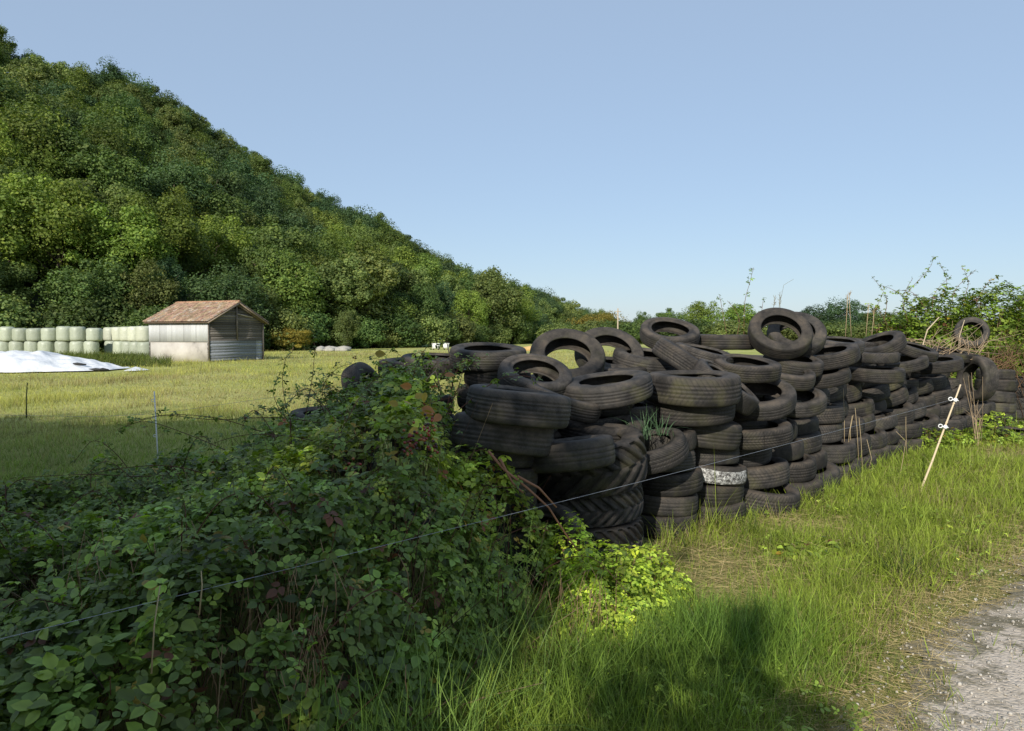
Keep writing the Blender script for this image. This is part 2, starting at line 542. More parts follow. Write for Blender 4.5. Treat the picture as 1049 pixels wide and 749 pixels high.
def hill_point(s, t):
    """s along (0..12), t from foot 0 to ridge 1, beyond 1 the far side"""
    i = min(int(s), 11); f = s - i
    F = foot[i].lerp(foot[i + 1], f); Rg = ridge[i].lerp(ridge[i + 1], f)
    if t <= 1:
        p = F.lerp(Rg, t)
        if t < 0: p.z = -.6; return p
        p.z = Rg.z * (max(t, 0) ** .92)
        p.z += (float(fbm(p.x * .03, p.y * .03, 8)) - .5) * 10 * math.sin(PI * min(t, 1)) * min(1, Rg.z / 30)
    else:
        p = Rg + (Rg - F) * (t - 1)
        p.z = Rg.z * (1 - (t - 1) * .9)
    return p


def hill_mesh():
    ns, ntt = 73, 40
    V = [hill_point(s, t) for s in np.linspace(0, 12, ns) for t in np.linspace(-.06, 1.9, ntt)]
    i = np.arange(ns * ntt).reshape(ns, ntt)
    q = np.stack([i[:-1, :-1], i[1:, :-1], i[1:, 1:], i[:-1, 1:]], -1).reshape(-1, 4)
    m = simple('forest_floor', (.022, .03, .012), .95, .5, .4, .3)
    tag(obj('hillside', mesh_np('hillside', np.array([tuple(v) for v in V]), [q], m, smooth=True)), kind='structure')


hill_mesh()
# candidate tree positions on the slope
cands = []
rr = random.Random(5)
for s_ in np.linspace(0.8, 12, 96):
    i = min(int(s_), 11)
    Lslope = (ridge[i] - foot[i]).length
    dist = foot[i].length
    nt_ = int(Lslope / 5.4)
    for k in range(nt_):
        t = (k + rr.uniform(.1, .9)) / nt_
        s2 = min(11.99, max(0, s_ + rr.uniform(-.07, .07)))
        p = hill_point(s2, t)
        # thin where rows are closer than a crown
        cands.append((p, t))
# poisson-like thinning
kept = []; cell = {}
rr.shuffle(cands)
for p, t in cands:
    sp = 4.1 if t < .97 else 3.6
    key = (int(p.x // sp), int(p.y // sp)); ok = True
    for a in (-1, 0, 1):
        for b in (-1, 0, 1):
            for q in cell.get((key[0] + a, key[1] + b), ()):
                if (q.x - p.x) ** 2 + (q.y - p.y) ** 2 < sp * sp: ok = False
    if ok:
        cell.setdefault(key, []).append(p); kept.append((p, t))
print('hill trees', len(kept))


def pix(p):
    return 524.5 + p.x / p.y * FPX, 343 - (p.z - EYE) / p.y * FPX


vis = [(p, t) for p, t in kept if -60 < pix(p)[0] < 700]
side = [(p, t) for p, t in kept if not (-60 < pix(p)[0] < 700)]
vis.sort(key=lambda a: a[0].length)
NIND = 150
HTREES = []
for n, (p, t) in enumerate(vis[:NIND]):
    px, py = pix(p)
    h = rr.uniform(6.5, 12.0) if t > .08 else rr.uniform(6, 13)
    v = rr.randrange(NV)
    where = ('behind the stacked bales' if px < 150 else 'behind the tiled shed' if px < 290 else 'between the shed and the tyres' if px < 480 else 'beyond the left tyres')
    lvl = 'at the foot of the wood' if t < .12 else 'on the lower slope' if t < .35 else 'up on the slope'
    shade = {0: 'dark green', 1: 'dark green', 2: 'dull green', 3: 'mid green', 4: 'olive green', 5: 'bluish green', 6: 'slim dark green', 7: 'yellowish green'}[v]
    lab = '%s tree %s, %s' % (shade, lvl, where)
    crown = None
    if t < .35 and rr.random() < .12: crown = LIGHT; lab = 'pale yellow green tree %s, %s' % (lvl, where)
    tr = tree('broadleaf_tree', p.x, p.y, p.z - .3, h, lab, 'trees of the wood: ' + lab, v, crown, rr.uniform(.9, 1.12))
    if crown is None: HTREES.append((v, tr))
rest = vis[NIND:] + side
# rest of the wood: one stuff object, crowns instanced on its points
pts = np.array([tuple(p) for p, t in rest]); 
srcs = []
for v in range(NV):
    for vv, tr in HTREES:
        if vv == v: srcs.append([c for c in tr.children if c.name.startswith('crown')][0]); break
me = bpy.data.meshes.new('distant_woodland'); me.vertices.add(len(pts)); me.vertices.foreach_set('co', (pts - np.array([0, 0, .4])).astype(np.float32).ravel())
me.materials.append(M['tree_leaf'])
wood = tag(obj('distant_woodland', me), kind='stuff')
ng = bpy.data.node_groups.new('woodland', 'GeometryNodeTree')
ng.interface.new_socket('Geometry', in_out='INPUT', socket_type='NodeSocketGeometry')
ng.interface.new_socket('Geometry', in_out='OUTPUT', socket_type='NodeSocketGeometry')
gi = ng.nodes.new('NodeGroupInput'); go = ng.nodes.new('NodeGroupOutput')
jn = ng.nodes.new('GeometryNodeJoinGeometry')
for sobj in srcs:
    oi = ng.nodes.new('GeometryNodeObjectInfo'); oi.inputs['Object'].default_value = sobj; oi.inputs['As Instance'].default_value = True
    oi.transform_space = 'ORIGINAL'
    ng.links.new(oi.outputs['Geometry'], jn.inputs[0])
ip = ng.nodes.new('GeometryNodeInstanceOnPoints'); ip.inputs['Pick Instance'].default_value = True


def gnrand(dt, a, b, seed):
    n = ng.nodes.new('FunctionNodeRandomValue'); n.data_type = dt
    ins = [x for x in n.inputs if x.enabled]
    ins[0].default_value = a; ins[1].default_value = b
    ins[-1].default_value = seed
    return [x for x in n.outputs if x.enabled][0]


ng.links.new(gi.outputs[0], ip.inputs['Points']); ng.links.new(jn.outputs[0], ip.inputs['Instance'])
ng.links.new(gnrand('INT', 0, len(srcs) - 1, 3), ip.inputs['Instance Index'])
ng.links.new(gnrand('FLOAT_VECTOR', (0, 0, 0), (0, 0, 6.28), 4), ip.inputs['Rotation'])
ng.links.new(gnrand('FLOAT', .55, 1.15, 5), ip.inputs['Scale'])
ng.links.new(ip.outputs[0], go.inputs[0])
wood.modifiers.new('woodland', 'NODES').node_group = ng

# shrubs along the foot of the wood
for k in range(34):
    s_ = 2.2 + 8.9 * k / 34 + rr.uniform(-.1, .1)
    p = hill_point(s_, .0)
    px = pix(p)[0]
    h = rr.uniform(3.0, 5.2)
    tree('woodland_shrub', p.x + rr.uniform(-1, 1), p.y - rr.uniform(.0, 1.5), -.2, h, 'low leafy shrub at the foot of the wood, %s' % ('behind the stacked bales' if px < 150 else 'behind the tiled shed' if px < 290 else 'between the shed and the tyres' if px < 480 else 'beyond the tyre pile'),
         'shrubs along the edge of the wood', k % NV, BUSHY[k % 2], 1.0, 'shrub')

# single trees of the plain beyond the tyres -------------------------------
def ztree(px, ytop, Y, wpx, label, v=0, crown=None, name='broadleaf_tree', group=None):
    p = at(px, ytop, Y); h = p.z / .97
    s = h / 10.; wx = min(1.6, (wpx / 2 / FPX * Y) / (3.9 * s))
    tree(name, p.x, Y, 0, h, label, group, v, crown, wx)


ztree(615, 320, 150, 50, 'round orange brown autumn tree beyond the tyre pile at the end of the wood', 1, AUTUMN)
ztree(584, 321, 165, 30, 'small dark green tree in the gap left of the autumn tree', 2)
ztree(658, 321, 175, 18, 'narrow pale green tree just right of the distant wooden pole', 3)
ztree(645, 330, 190, 30, 'low dark green tree beyond the hole of the top left raised tyre', 5)
ztree(685, 318, 170, 34, 'wide grey green tree behind the raised tyre with a see through hole', 0)
ztree(720, 311, 150, 34, 'rounded mid green tree left of the tall bramble shoots', 3, LIGHT)
ztree(757, 314, 140, 52, 'bright yellow green bushy tree behind the tall bramble shoots', 4, LIGHT)
ztree(700, 332, 200, 40, 'low dark tree in the far line behind the flat top tyre', 2)
ztree(800, 325, 180, 50, 'dull green tree hidden behind the tall leaning top tyre', 6)
ztree(838, 314, 150, 34, 'small bluish green tree right of the tall leaning top tyre', 5)
ztree(866, 308, 150, 36, 'taller bluish green tree over the flat tyre right of the top', 5)
ztree(895, 318, 155, 40, 'dark green tree beside the left edge of the right hand bramble', 0)
ztree(925, 322, 160, 50, 'green tree behind the right hand bramble shoots', 1)
ztree(975, 325, 170, 60, 'far tree behind the middle of the right hand bramble', 2)
ztree(300, 336, 80, 44, 'orange brown shrub right of the tiled shed', 2, AUTUMN, 'autumn_shrub')
ztree(356, 318, 80, 30, 'dark conical conifer like tree standing in front of the wood', 6)

for k in range(26):
    px = 575 + k * 20 + rr.uniform(-6, 6); Y = rr.uniform(125, 150)
    ztree(px, rr.uniform(328, 334), Y, 60, 'low hedge shrub in the far line, %s' % ('between the autumn tree and the highest tyre' if px < 800 else 'right of the highest tyre'), k % NV, BUSHY[k % 2], 'hedge_shrub', 'far hedge shrubs')
# far hill on the horizon; its blue tint is haze put into the colour
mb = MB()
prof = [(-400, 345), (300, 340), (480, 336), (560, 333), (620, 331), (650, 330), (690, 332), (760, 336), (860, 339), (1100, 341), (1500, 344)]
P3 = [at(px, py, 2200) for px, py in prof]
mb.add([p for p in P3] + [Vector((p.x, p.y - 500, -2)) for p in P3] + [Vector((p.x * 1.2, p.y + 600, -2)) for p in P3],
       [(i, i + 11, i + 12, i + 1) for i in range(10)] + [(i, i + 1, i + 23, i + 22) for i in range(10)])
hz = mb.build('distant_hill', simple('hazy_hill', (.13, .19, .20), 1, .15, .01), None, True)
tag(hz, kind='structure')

# off frame hedgerow behind the camera on the left whose shade falls on the near field
for k, (x, y, h, wx) in enumerate([(-18.0, -5.5, 10.4, 1.1), (-14.6, -5.2, 9.9, 1.1), (-11.3, -5.4, 10.1, 1.1), (-8.6, -5.2, 9.2, 1.1), (-5.55, -5.0, 7.9, .9)]):
    tree('roadside_tree', x, y, 0, h, 'roadside tree behind the camera, number %s from the left of its row' % ['one', 'two', 'three', 'four', 'five'][k], None, (k * 3) % NV, None, wx)
tree('roadside_tree', -23.5, -6, 0, 9, 'roadside tree at the far left end of the row behind the camera', None, 2, None, 1.2)
for k, (x, y, h) in enumerate([(-.72, -1.55, 3.0), (-2.2, -2.5, 2.3), (-3.3, -2.6, 3.7)]):  # added unseen shrubs; the first stands in for the camera holder's shadow
    tree('roadside_shrub', x, y, 0, h, ['small roadside shrub right behind the camera', 'middle roadside shrub behind the camera', 'taller roadside shrub behind the camera on the left'][k], None, k, None, (.5, .7, 1.1)[k], 'shrub')

for k, (x, y, h) in enumerate([(-16.3, -7.2, 11.0), (-12.9, -7.4, 11.0)]):  # unseen second row, added to deepen the shade on the field
    tree('roadside_tree', x, y, 0, h, '%s tree of the second row behind the camera' % ['left', 'right'][k], None, (k * 3 + 1) % NV, None, 1.1)
# distant pole
mb = MB(); p = at(633, 316, 120)
mb.tube([(p.x, 120, 0), (p.x, 120, p.z)], [.14, .1], 8)
mb.box((p.x, 119.9, p.z - .5), (1.0, .08, .1))
tag(mb.build('wooden_pole', simple('pole_wood', (.42, .34, .25), .85)), 'thin pale wooden pole beside the orange autumn tree', 'pole')

# ------------------------------------------------------------------ shed
def build_shed():
    u = Vector((-.375, .927, 0)); r = Vector((.927, .375, 0))
    a = (u - r).normalized()    # along the long wall, away to the left
    b = (u + r).normalized()    # along the gable, away to the right
    Cn = at(213, 343, 46.7); Cn.z = 0
    LL, GG, WH, PK = 5.0, 4.9, 2.62, 3.8
    t = empty('shed', Cn)
    tag(t, 'small weathered farm shed with terracotta tiled roof and grey board and block walls', 'shed')
    A = lambda x, y, z: a * x + b * y + Vector((0, 0, z))
    Rm = Matrix((a, b, Vector((0, 0, 1)))).transposed()

    def bx(mb, x0, x1, y0, y1, z0, z1, col=(1, 1, 1)):
        mb.box(A((x0 + x1) / 2, (y0 + y1) / 2, (z0 + z1) / 2), (abs(x1 - x0), abs(y1 - y0), abs(z1 - z0)), Rm, col)
    # block lower wall
    m, nt, bs, out = newmat('rendered_block')
    tc = N(nt, 'ShaderNodeTexCoord'); n = noise(nt, .8, 6, tc.outputs['Object'], .6); n2 = noise(nt, 18, 4, tc.outputs['Object'])
    c = ramp(nt, n, [(.28, (.16, .15, .14)), (.42, (.46, .42, .37)), (.62, (.60, .56, .50)), (.8, (.68, .64, .58))])
    c = mix(nt, math_(nt, 'MULTIPLY', n2, .3), c, (.36, .31, .26)); L(nt, c, bs.inputs['Base Color']); bs.inputs['Roughness'].default_value = .9
    L(nt, bump(nt, n2, .008), bs.inputs['Normal'])
    block = m
    rnd = random.Random(4)
    bm_ = leaf_mat('board', .95, 0, 0, .05)
    nt = bm_.node_tree; bs = nt.nodes['Principled BSDF']; src = bs.inputs['Base Color'].links[0].from_socket
    tc = N(nt, 'ShaderNodeTexCoord'); mp = N(nt, 'ShaderNodeMapping')
    mp.inputs['Rotation'].default_value = (0, 0, -math.atan2(b.y, b.x)); mp.inputs['Scale'].default_value = (1.2, 14, 14); L(nt, tc.outputs['Object'], mp.inputs[0])
    g = noise(nt, 2.0, 5, mp.outputs[0], .7)
    L(nt, mix(nt, 1.0, src, ramp(nt, g, [(.3, (.35, .33, .31)), (.6, (1.1, 1.05, 1.0)), (.8, (1.6, 1.5, 1.4))]), 'MULTIPLY'), bs.inputs['Base Color'])
    # lower block wall with courses, one mesh
    mb = MB()
    bx(mb, .0, LL, .0, .2, 0, 1.235)
    bx(mb, .0, LL, -.012, .0, 1.21, 1.245, (.5, .5, .5))
    mb.build('block_wall', block, t)
    mb = MB(); bx(mb, 1.55, 1.95, -.02, .0, .42, .72, (.01, .01, .01))
    # upper long wall: pale corrugated sheets
    mb = MB()
    nS = 44
    for k in range(nS):
        x0, x1 = LL * k / nS, LL * (k + 1) / nS
        y = -.02 + (.008 if k % 2 else 0)
        tn = .54 + .05 * math.sin(k // 6 * 2.1) + (-.08 if k % 9 == 8 else 0)
        bx(mb, x0, x1, y, .12, 1.27, WH, (tn, tn, tn * .99))
    mb.build('upper_sheet_wall', leaf_mat('pale_sheet', .6, 0, 0, .3), t)
    # gable: lower blue grey boards
    mb = MB(); z = .02
    while z < 1.33:
        hh = rnd.uniform(.16, .22); tn = rnd.uniform(.75, 1.1)
        bx(mb, -.015 - rnd.uniform(0, .012), .07, .0, GG * .86, z, z + hh - .004, (.25 * tn, .28 * tn, .32 * tn))
        bx(mb, -.012, .07, GG * .86 + .02, GG, z, z + hh - .004, (.38 * tn, .42 * tn, .48 * tn)); z += hh
    mb.build('lower_board_wall', bm_, t)
    mb = MB(); z = 1.4
    while z < PK - .45:
        hh = rnd.uniform(.12, .19); tn = rnd.uniform(.6, 1.25)
        lim = 0 if z + hh < WH else (z + hh - WH) / (PK - WH) * GG / 2
        lim2 = max(0.3, lim) if z > WH - .1 else lim
        if rnd.random() < .12: tn *= .5
        for (y0, y1) in ((lim2, GG * .5 - .02), (GG * .5 + .02, GG - lim2)):
            if y1 - y0 > .1:
                t2 = tn * rnd.uniform(.85, 1.15)
                bx(mb, -.02 - rnd.uniform(0, .02), .05, y0 + .01, y1, z, z + hh - .006, (.17 * t2, .16 * t2, .15 * t2))
        z += hh
    mb.build('upper_board_wall', bm_, t)
    # dark timber posts, king post and rafters at the gable
    mb = MB()
    for y in (.02, GG * .5, GG - .02): bx(mb, -.07, -.03, y - .06, y + .06, 0 if y != GG * .5 else 1.35, WH if y != GG * .5 else PK - .15, (.2, .18, .16))
    bx(mb, -.06, -.03, 0, GG, 1.33, 1.4, (.16, .15, .14))
    for sgn in (0, 1):
        y0 = 0 if sgn == 0 else GG
        mb.tube([A(-.06, y0, WH - .08), A(-.06, GG / 2, PK - .12)], .07, 4, (.22, .19, .16))
    mb.tube([A(-.1, GG * .5, PK - .75), A(-.1, GG * .78, PK - .95)], .05, 4, (.4, .37, .33))
    mb.build('timber_frame', bm_, t)
    # rear walls, plain boards
    mb = MB()
    bx(mb, LL - .12, LL, 0, GG, 0, WH - .02, (.2, .19, .18)); bx(mb, .08, LL - .13, GG - .12, GG, 0, WH - .02, (.2, .19, .18))
    mb.add([A(LL - .05, 0, WH), A(LL - .05, GG, WH), A(LL - .05, GG / 2, PK - .1)], [(0, 1, 2)], (.15, .14, .13))
    mb.build('rear_wall', bm_, t)
    # roof: curved tiles, course by course
    tm = leaf_mat('terracotta', .85, 0, 0, .2)
    nt = tm.node_tree; bs = nt.nodes['Principled BSDF']; src = bs.inputs['Base Color'].links[0].from_socket
    tc = N(nt, 'ShaderNodeTexCoord'); g = noise(nt, 9, 5, tc.outputs['Object'], .7)
    L(nt, mix(nt, 1.0, src, ramp(nt, g, [(.3, (.4, .38, .35)), (.55, (1, 1, 1)), (.8, (1.4, 1.35, 1.2))]), 'MULTIPLY'), bs.inputs['Base Color'])
    roof = empty('roof'); roof.parent = t
    OV = .28
    for sgn in (0, 1):
        mb = MB()
        ncol, nrow = 30, 10
        ye = -.3 if sgn == 0 else GG + .3
        slope = (PK - WH) / (GG / 2)
        ze = PK - slope * (GG / 2 + .3) + .02
        for cidx in range(ncol):
            xa = -OV + (LL + OV + .2) * cidx / ncol; xb = -OV + (LL + OV + .2) * (cidx + 1) / ncol
            for ridx in range(nrow):
                f0, f1 = ridx / nrow, (ridx + 1.12) / nrow
                ya, yb = ye + (GG / 2 - ye) * f0, ye + (GG / 2 - ye) * min(f1, 1)
                za, zb = ze + (PK - ze) * f0, ze + (PK - ze) * min(f1, 1)
                tn = rnd.uniform(.65, 1.25); colr = (.34 * tn, .225 * tn * rnd.uniform(.9, 1.15), .155 * tn)
                if rnd.random() < .15: colr = (.36 * tn, .29 * tn, .23 * tn)
                vs = []
                jx = rnd.uniform(-.01, .01)
                for (yy, zz, lift) in ((ya, za, .05), (yb, zb, .015)):
                    for k in range(6):
                        an = PI * k / 5
                        vs.append(A((xa + xb) / 2 + jx - math.cos(an) * (xb - xa) * .52, yy, zz + lift + math.sin(an) * .085))
                mb.add(vs, [(k, k + 1, k + 7, k + 6) for k in range(5)] + [tuple(range(5, -1, -1))], colr)
        mb.build('tile_slope', tm, roof)
    mb = MB()
    for sgn in (0, 1):
        ye = -.26 if sgn == 0 else GG + .26
        slope = (PK - WH) / (GG / 2); ze = PK - slope * (GG / 2 + .26)
        vs = [A(-OV + .05, ye, ze - .02), A(LL + .16, ye, ze - .02), A(LL + .16, GG / 2, PK - .02), A(-OV + .05, GG / 2, PK - .02)]
        mb.add(vs + [v - Vector((0, 0, .05)) for v in vs], [(0, 1, 2, 3), (7, 6, 5, 4), (0, 3, 7, 4), (0, 4, 5, 1)], (.16, .12, .09))
        # barge board
        mb.tube([A(-OV, ye, ze - .06), A(-OV, GG / 2, PK - .06)], .055, 4, (.3, .25, .2))
    for x in (.0, 1.2, 2.4, 3.6, 4.7):
        mb.tube([A(x, -.26, WH - .12), A(x, .1, WH + .06)], .04, 4, (.2, .16, .13))
    mb.build('roof_deck', bm_, roof)
    mb = MB()
    for k in range(22):
        x0 = -OV + (LL + OV + .2) * k / 22
        tn = rnd.uniform(.8, 1.2)
        mb.tube([A(x0, GG / 2, PK + .05), A(x0 + .3, GG / 2, PK + .03)], [.11, .09], 8, (.42 * tn, .24 * tn, .15 * tn))
    mb.build('ridge_tiles', tm, roof)


build_shed()

# ------------------------------------------------------------------ bales
def bale_mesh(seed):
    r = random.Random(seed)
    nseg, rings = 40, [(0.0, 0.02), (.30, .0), (.50, .02), (.575, .07), (.60, .16), (.61, .35), (.605, .6), (.615, .85), (.60, 1.02), (.56, 1.12), (.45, 1.17), (.2, 1.18), (0, 1.18)]
    V = []
    for (rr_, z) in rings:
        for k in range(nseg):
            a = 2 * PI * k / nseg
            w_ = 1 + .012 * math.sin(a * 7 + seed) + .01 * math.sin(a * 17 + z * 6 + seed * 3) + r.uniform(-.006, .006)
            V.append((rr_ * w_ * math.cos(a), rr_ * w_ * math.sin(a), z + .01 * math.sin(a * 5 + seed)))
    n = len(rings); i = np.arange(n * nseg).reshape(n, nseg)
    q = np.stack([i[:-1], np.roll(i, -1, 1)[:-1], np.roll(i, -1, 1)[1:], i[1:]], -1).reshape(-1, 4)
    return np.array(V), q


def wrap_mat(name, col):
    m, nt, b, out = newmat(name)
    tc = N(nt, 'ShaderNodeTexCoord'); oi = N(nt, 'ShaderNodeObjectInfo')
    wv = N(nt, 'ShaderNodeTexWave', wave_type='BANDS', bands_direction='Z'); wv.inputs['Scale'].default_value = 2.4; wv.inputs['Distortion'].default_value = 3
    L(nt, tc.outputs['Object'], wv.inputs[0])
    n = noise(nt, 5, 5, tc.outputs['Object'])
    c = mix(nt, n, [x * .78 for x in col], [x * 1.1 for x in col])
    c = mix(nt, math_(nt, 'MULTIPLY', wv.outputs['Fac'], .22), c, [x * .72 for x in col])
    mr = N(nt, 'ShaderNodeMapRange', i_3=.85, i_4=1.1); L(nt, oi.outputs['Random'], mr.inputs[0])
    c = mix(nt, 1.0, c, mr.outputs[0], 'MULTIPLY')
    L(nt, c, b.inputs['Base Color']); b.inputs['Roughness'].default_value = .45
    L(nt, bump(nt, n, .04, .6), b.inputs['Normal'])
    return m


wg = wrap_mat('green_wrap', (.42, .45, .345)); wy = wrap_mat('cream_wrap', (.55, .56, .43))
BV, BQ = bale_mesh(1)
bale_g = mesh_np('wrapped_bale', BV, [BQ], wg, smooth=True)
BV2, _ = bale_mesh(5)
bale_y = mesh_np('wrapped_bale_cream', BV2, [BQ], wy, smooth=True)
ords = ['first', 'second', 'third', 'fourth', 'fifth', 'sixth', 'seventh', 'eighth', 'ninth', 'tenth', 'eleventh', 'twelfth', 'thirteenth', 'fourteenth']
for row in (0, 1):
    for k in range(8):
        px = 95.5 - k * 14.9 + random.uniform(-1, 1) if row else 94 - k * 15.3 + random.uniform(-1, 1)
        p = at(px, 343, 62.5 - k * .1)
        o = obj('wrapped_bale', bale_g)
        o.location = (p.x, p.y + random.uniform(-.05, .05), 1.175 * row); o.rotation_euler = (random.uniform(-.045, .045) * row, random.uniform(-.03, .03) * row, random.uniform(0, 6))
        _s = random.uniform(.93, 1.03); o.scale = (_s, _s, 1.0 if row == 0 else random.uniform(.9, 1.04))
        tag(o, '%s pale green wrapped bale from the right in the %s layer of the left stack' % (ords[k], 'upper' if row else 'lower'), 'bale', 'pale green bales in the left stack')
for row in (0, 1):
    for k in range(5):
        px = 149 - k * 8.6
        Yb = 57.0 + k * 2.3
        p = at(px, 343, Yb)
        o = obj('wrapped_bale', bale_y if row else bale_g)
        o.location = (p.x - (.1 if row else 0), p.y, 1.175 * row); o.rotation_euler = (0, 0, random.uniform(0, 6))
        tag(o, '%s %s wrapped bale counting left from the shed, %s layer' % (ords[k], 'cream' if row else 'green', 'upper' if row else 'lower'), 'bale', 'bales between the left stack and the shed')

# ------------------------------------------------------------------ white tarpaulin heap
def tarp():
    nx, ny = 90, 40
    X0, X1, Y0, Y1 = -28, -18.9, 32.8, 38.5
    V = []
    for j in range(ny):
        for i in range(nx):
            u, v = i / (nx - 1), j / (ny - 1)
            x = X0 + (X1 - X0) * u; y = Y0 + (Y1 - Y0) * v + (u - .5) * .6
            e = min(1, (1 - u) * 2.6) ** .75 * min(1, u * 6) ** .6
            pr = math.sin(PI * v) ** .6
            h = .95 * e * pr * (1 - .25 * u)
            h += .16 * (float(fbm(x * 1.6, y * 1.6, 4)) - .5) * (h > .02) + .045 * math.sin(x * 5 + math.sin(y * 3) * 2) * min(1, h * 3)
            yy = y + (.9 * (float(fbm(x * .9, 3, 6)) - .5) + .3 * (float(fbm(x * 4, 8, 6)) - .5)) * (1 - v) + max(0, u - .72) * 6 * (1 - v) - max(0, u - .72) * 5 * v
            V.append((x, yy, max(h, .0) + .06))
    i = np.arange(nx * ny).reshape(ny, nx)
    q = np.stack([i[:-1, :-1], i[:-1, 1:], i[1:, 1:], i[1:, :-1]], -1).reshape(-1, 4)
    m = simple('white_plastic_sheet', (.80, .80, .80), .45, .1, 1.3, .10, detail=5)
    t = obj('silage_heap_cover', mesh_np('silage_heap_cover', np.array(V), [q], m, smooth=True))
    tag(t, 'low white plastic sheet covering a long heap in the field before the bales', 'tarpaulin')
    mb = MB()
    V = np.array(V)
    bl = simple('black_rubber_weight', (.03, .03, .03), .7)

    def surf(x, y):
        k = np.argmin((V[:, 0] - x) ** 2 + (V[:, 1] - y) ** 2); return V[k]
    for (px, py, Y, l) in ((79, 365.5, 34.6, .4), (107, 378, 33.4, .5), (99, 371, 34.5, .2), (119, 376, 33.6, .25)):
        p = at(px, py, Y); s = surf(p.x, p.y)
        mb.tube([(s[0] - l, s[1], s[2] + .03), (s[0], s[1] - .02, s[2] + .05), (s[0] + l, s[1], s[2] + .02)], [.03, .07, .03], 6)
    mb.build('black_tear', bl, t)
    o = MB(); p = at(139, 379.5, 35)
    vs = [(p.x + math.cos(a) * .45 * (1 + .2 * math.sin(a * 3)), p.y + math.sin(a) * .8, .05 + .0 * a) for a in np.linspace(0, 2 * PI, 12, endpoint=False)]
    vs.append((p.x, p.y, .22))
    o.add(vs, [(k, (k + 1) % 12, 12) for k in range(12)])
    tag(o.build('plastic_scrap', m, None, True), 'small white scrap of plastic on the grass right of the covered heap', 'plastic scrap')


tarp()

# small far things at the field edge
def trough(px, Y, L_, label):
    p = at(px, 343, Y)
    mb = MB(); x = p.x
    mb.box((x, Y, .35), (L_, .7, .5)); mb.box((x, Y, .64), (L_ + .14, .8, .08))
    t = empty('white_trough', (0, 0, 0)); t.location = (x, Y, 0)
    mb2 = MB(); mb2.box((0, 0, .42), (L_, .7, .5)); mb2.box((0, 0, .71), (L_ + .14, .84, .08)); mb2.build('tub', M['white'], t)
    mb3 = MB()
    for s in (-1, 1): mb3.box((s * L_ * .35, 0, .085), (.12, .6, .17))
    mb3.build('base', M['bark'], t)
    tag(t, label, 'trough', 'white boxes at the far field edge')


M['white'] = simple('white_painted', (.78, .78, .76), .5, .06)
trough(446.5, 84, .78, 'left one of two small white box shapes at the far field edge')
trough(457, 85, .6, 'right one of two small white box shapes at the far field edge')


def rocks(px, Y, w_, h_, label, mat, n, name='stone_heap', cat='stone heap'):
    p = at(px, 343, Y); mb = MB(); r = random.Random(px)
    for k in range(n):
        x = p.x + r.uniform(-w_, w_); s = r.uniform(.5, 1) * h_
        mb.ico((x, Y + r.uniform(-.3, .3), s * .35), s, (1, 1, 1), (r.uniform(1, 1.6), 1, .7))
    tag(mb.build(name, mat), label, cat)


rocks(340, 78, 1.3, .6, 'pale grey heap of stones at the foot of the wood right of the shed', simple('pale_stone', (.36, .34, .30), .9, .3, 3, .03), 14)
rocks(541, 80, .35, .6, 'small orange tan heap in the field seen between two top tyres', simple('tan_heap', (.5, .33, .14), .9, .2, 3, .03), 5, 'tan_heap', 'heap')

# ------------------------------------------------------------------ tyres
def tyre_arrays(R=.32, w=.2, rim=.195, seg=168, ribs=4, lugs=0, flat=.0, wob=0, seed=0):
    """closed cross-section swept round the axle; returns verts, quads, uv"""
    r = random.Random(seed)
    prof = []  # (radius, z, v, istread)
    tw = w * .44
    nT = 27 if not lugs else 25
    gro = [(-1 + 2 * (k + 1) / (ribs + 1)) * .82 for k in range(ribs)]
    for k in range(nT):
        q = -1 + 2 * k / (nT - 1)
        z = q * tw
        rr_ = R - .009 * q * q - .006 * abs(q) ** 8
        prof.append([rr_, z, .38 + .24 * (k / (nT - 1)), q])
    sh = [(R - .026, w * .47, .655), (R - .05, w * .492, .69), (R - .08, w * .5, .73), (rim + .035, w * .47, .79), (rim + .012, w * .43, .83), (rim, w * .40, .86), (rim + .004, w * .355, .88),
          (rim + .03, w * .37, .91), (R - .08, w * .42, .95), (R - .035, w * .38, .98), (R - .024, w * .2, 1.0)]
    side1 = [[a, b, c, None] for a, b, c in sh]
    side0 = [[a, -b, 1 - c, None] for a, b, c in sh][::-1]
    allp = side0 + prof + side1   # inner crown closes from last to first
    n = len(allp)
    V = np.zeros((seg, n, 3)); UV = np.zeros((seg, n, 2))
    for s in range(seg):
        a = 2 * PI * s / seg
        sq = 1 + flat * math.cos(2 * a + seed) * .5
        for k, (rr_, z, v, q) in enumerate(allp):
            R2 = rr_
            if q is not None:
                if lugs:
                    ph = (a / (2 * PI) * lugs + abs(q) * 1.3 + (.5 if q > 0 else 0)) % 1.0
                    prof_l = min(1, max(0, (.30 - abs(ph - .5)) / .07))
                    if abs(q) < .06: prof_l *= .6
                    R2 = rr_ - .035 * (1 - prof_l)
                else:
                    for gq in gro:
                        if abs(q - gq) < .04: R2 -= .006
            dz = wob * .012 * math.sin(2 * a + seed * 2) * (1 if abs(z) > .02 else .6)
            V[s, k] = (R2 * sq * math.cos(a), R2 * sq * math.sin(a), z + dz)
            UV[s, k] = (a / (2 * PI), v)
    i = np.arange(seg * n).reshape(seg, n)
    a_, b_ = i, np.roll(i, -1, 0)
    q = np.stack([a_, b_, np.roll(b_, -1, 1), np.roll(a_, -1, 1)], -1).reshape(-1, 4)
    return V.reshape(-1, 3), q, UV.reshape(-1, 2)


def tyre_mesh(mat, **kw):
    V, q, UV = tyre_arrays(**kw)
    me = mesh_np('tyre', V, [q], mat, smooth=True, uv=UV)
    return me


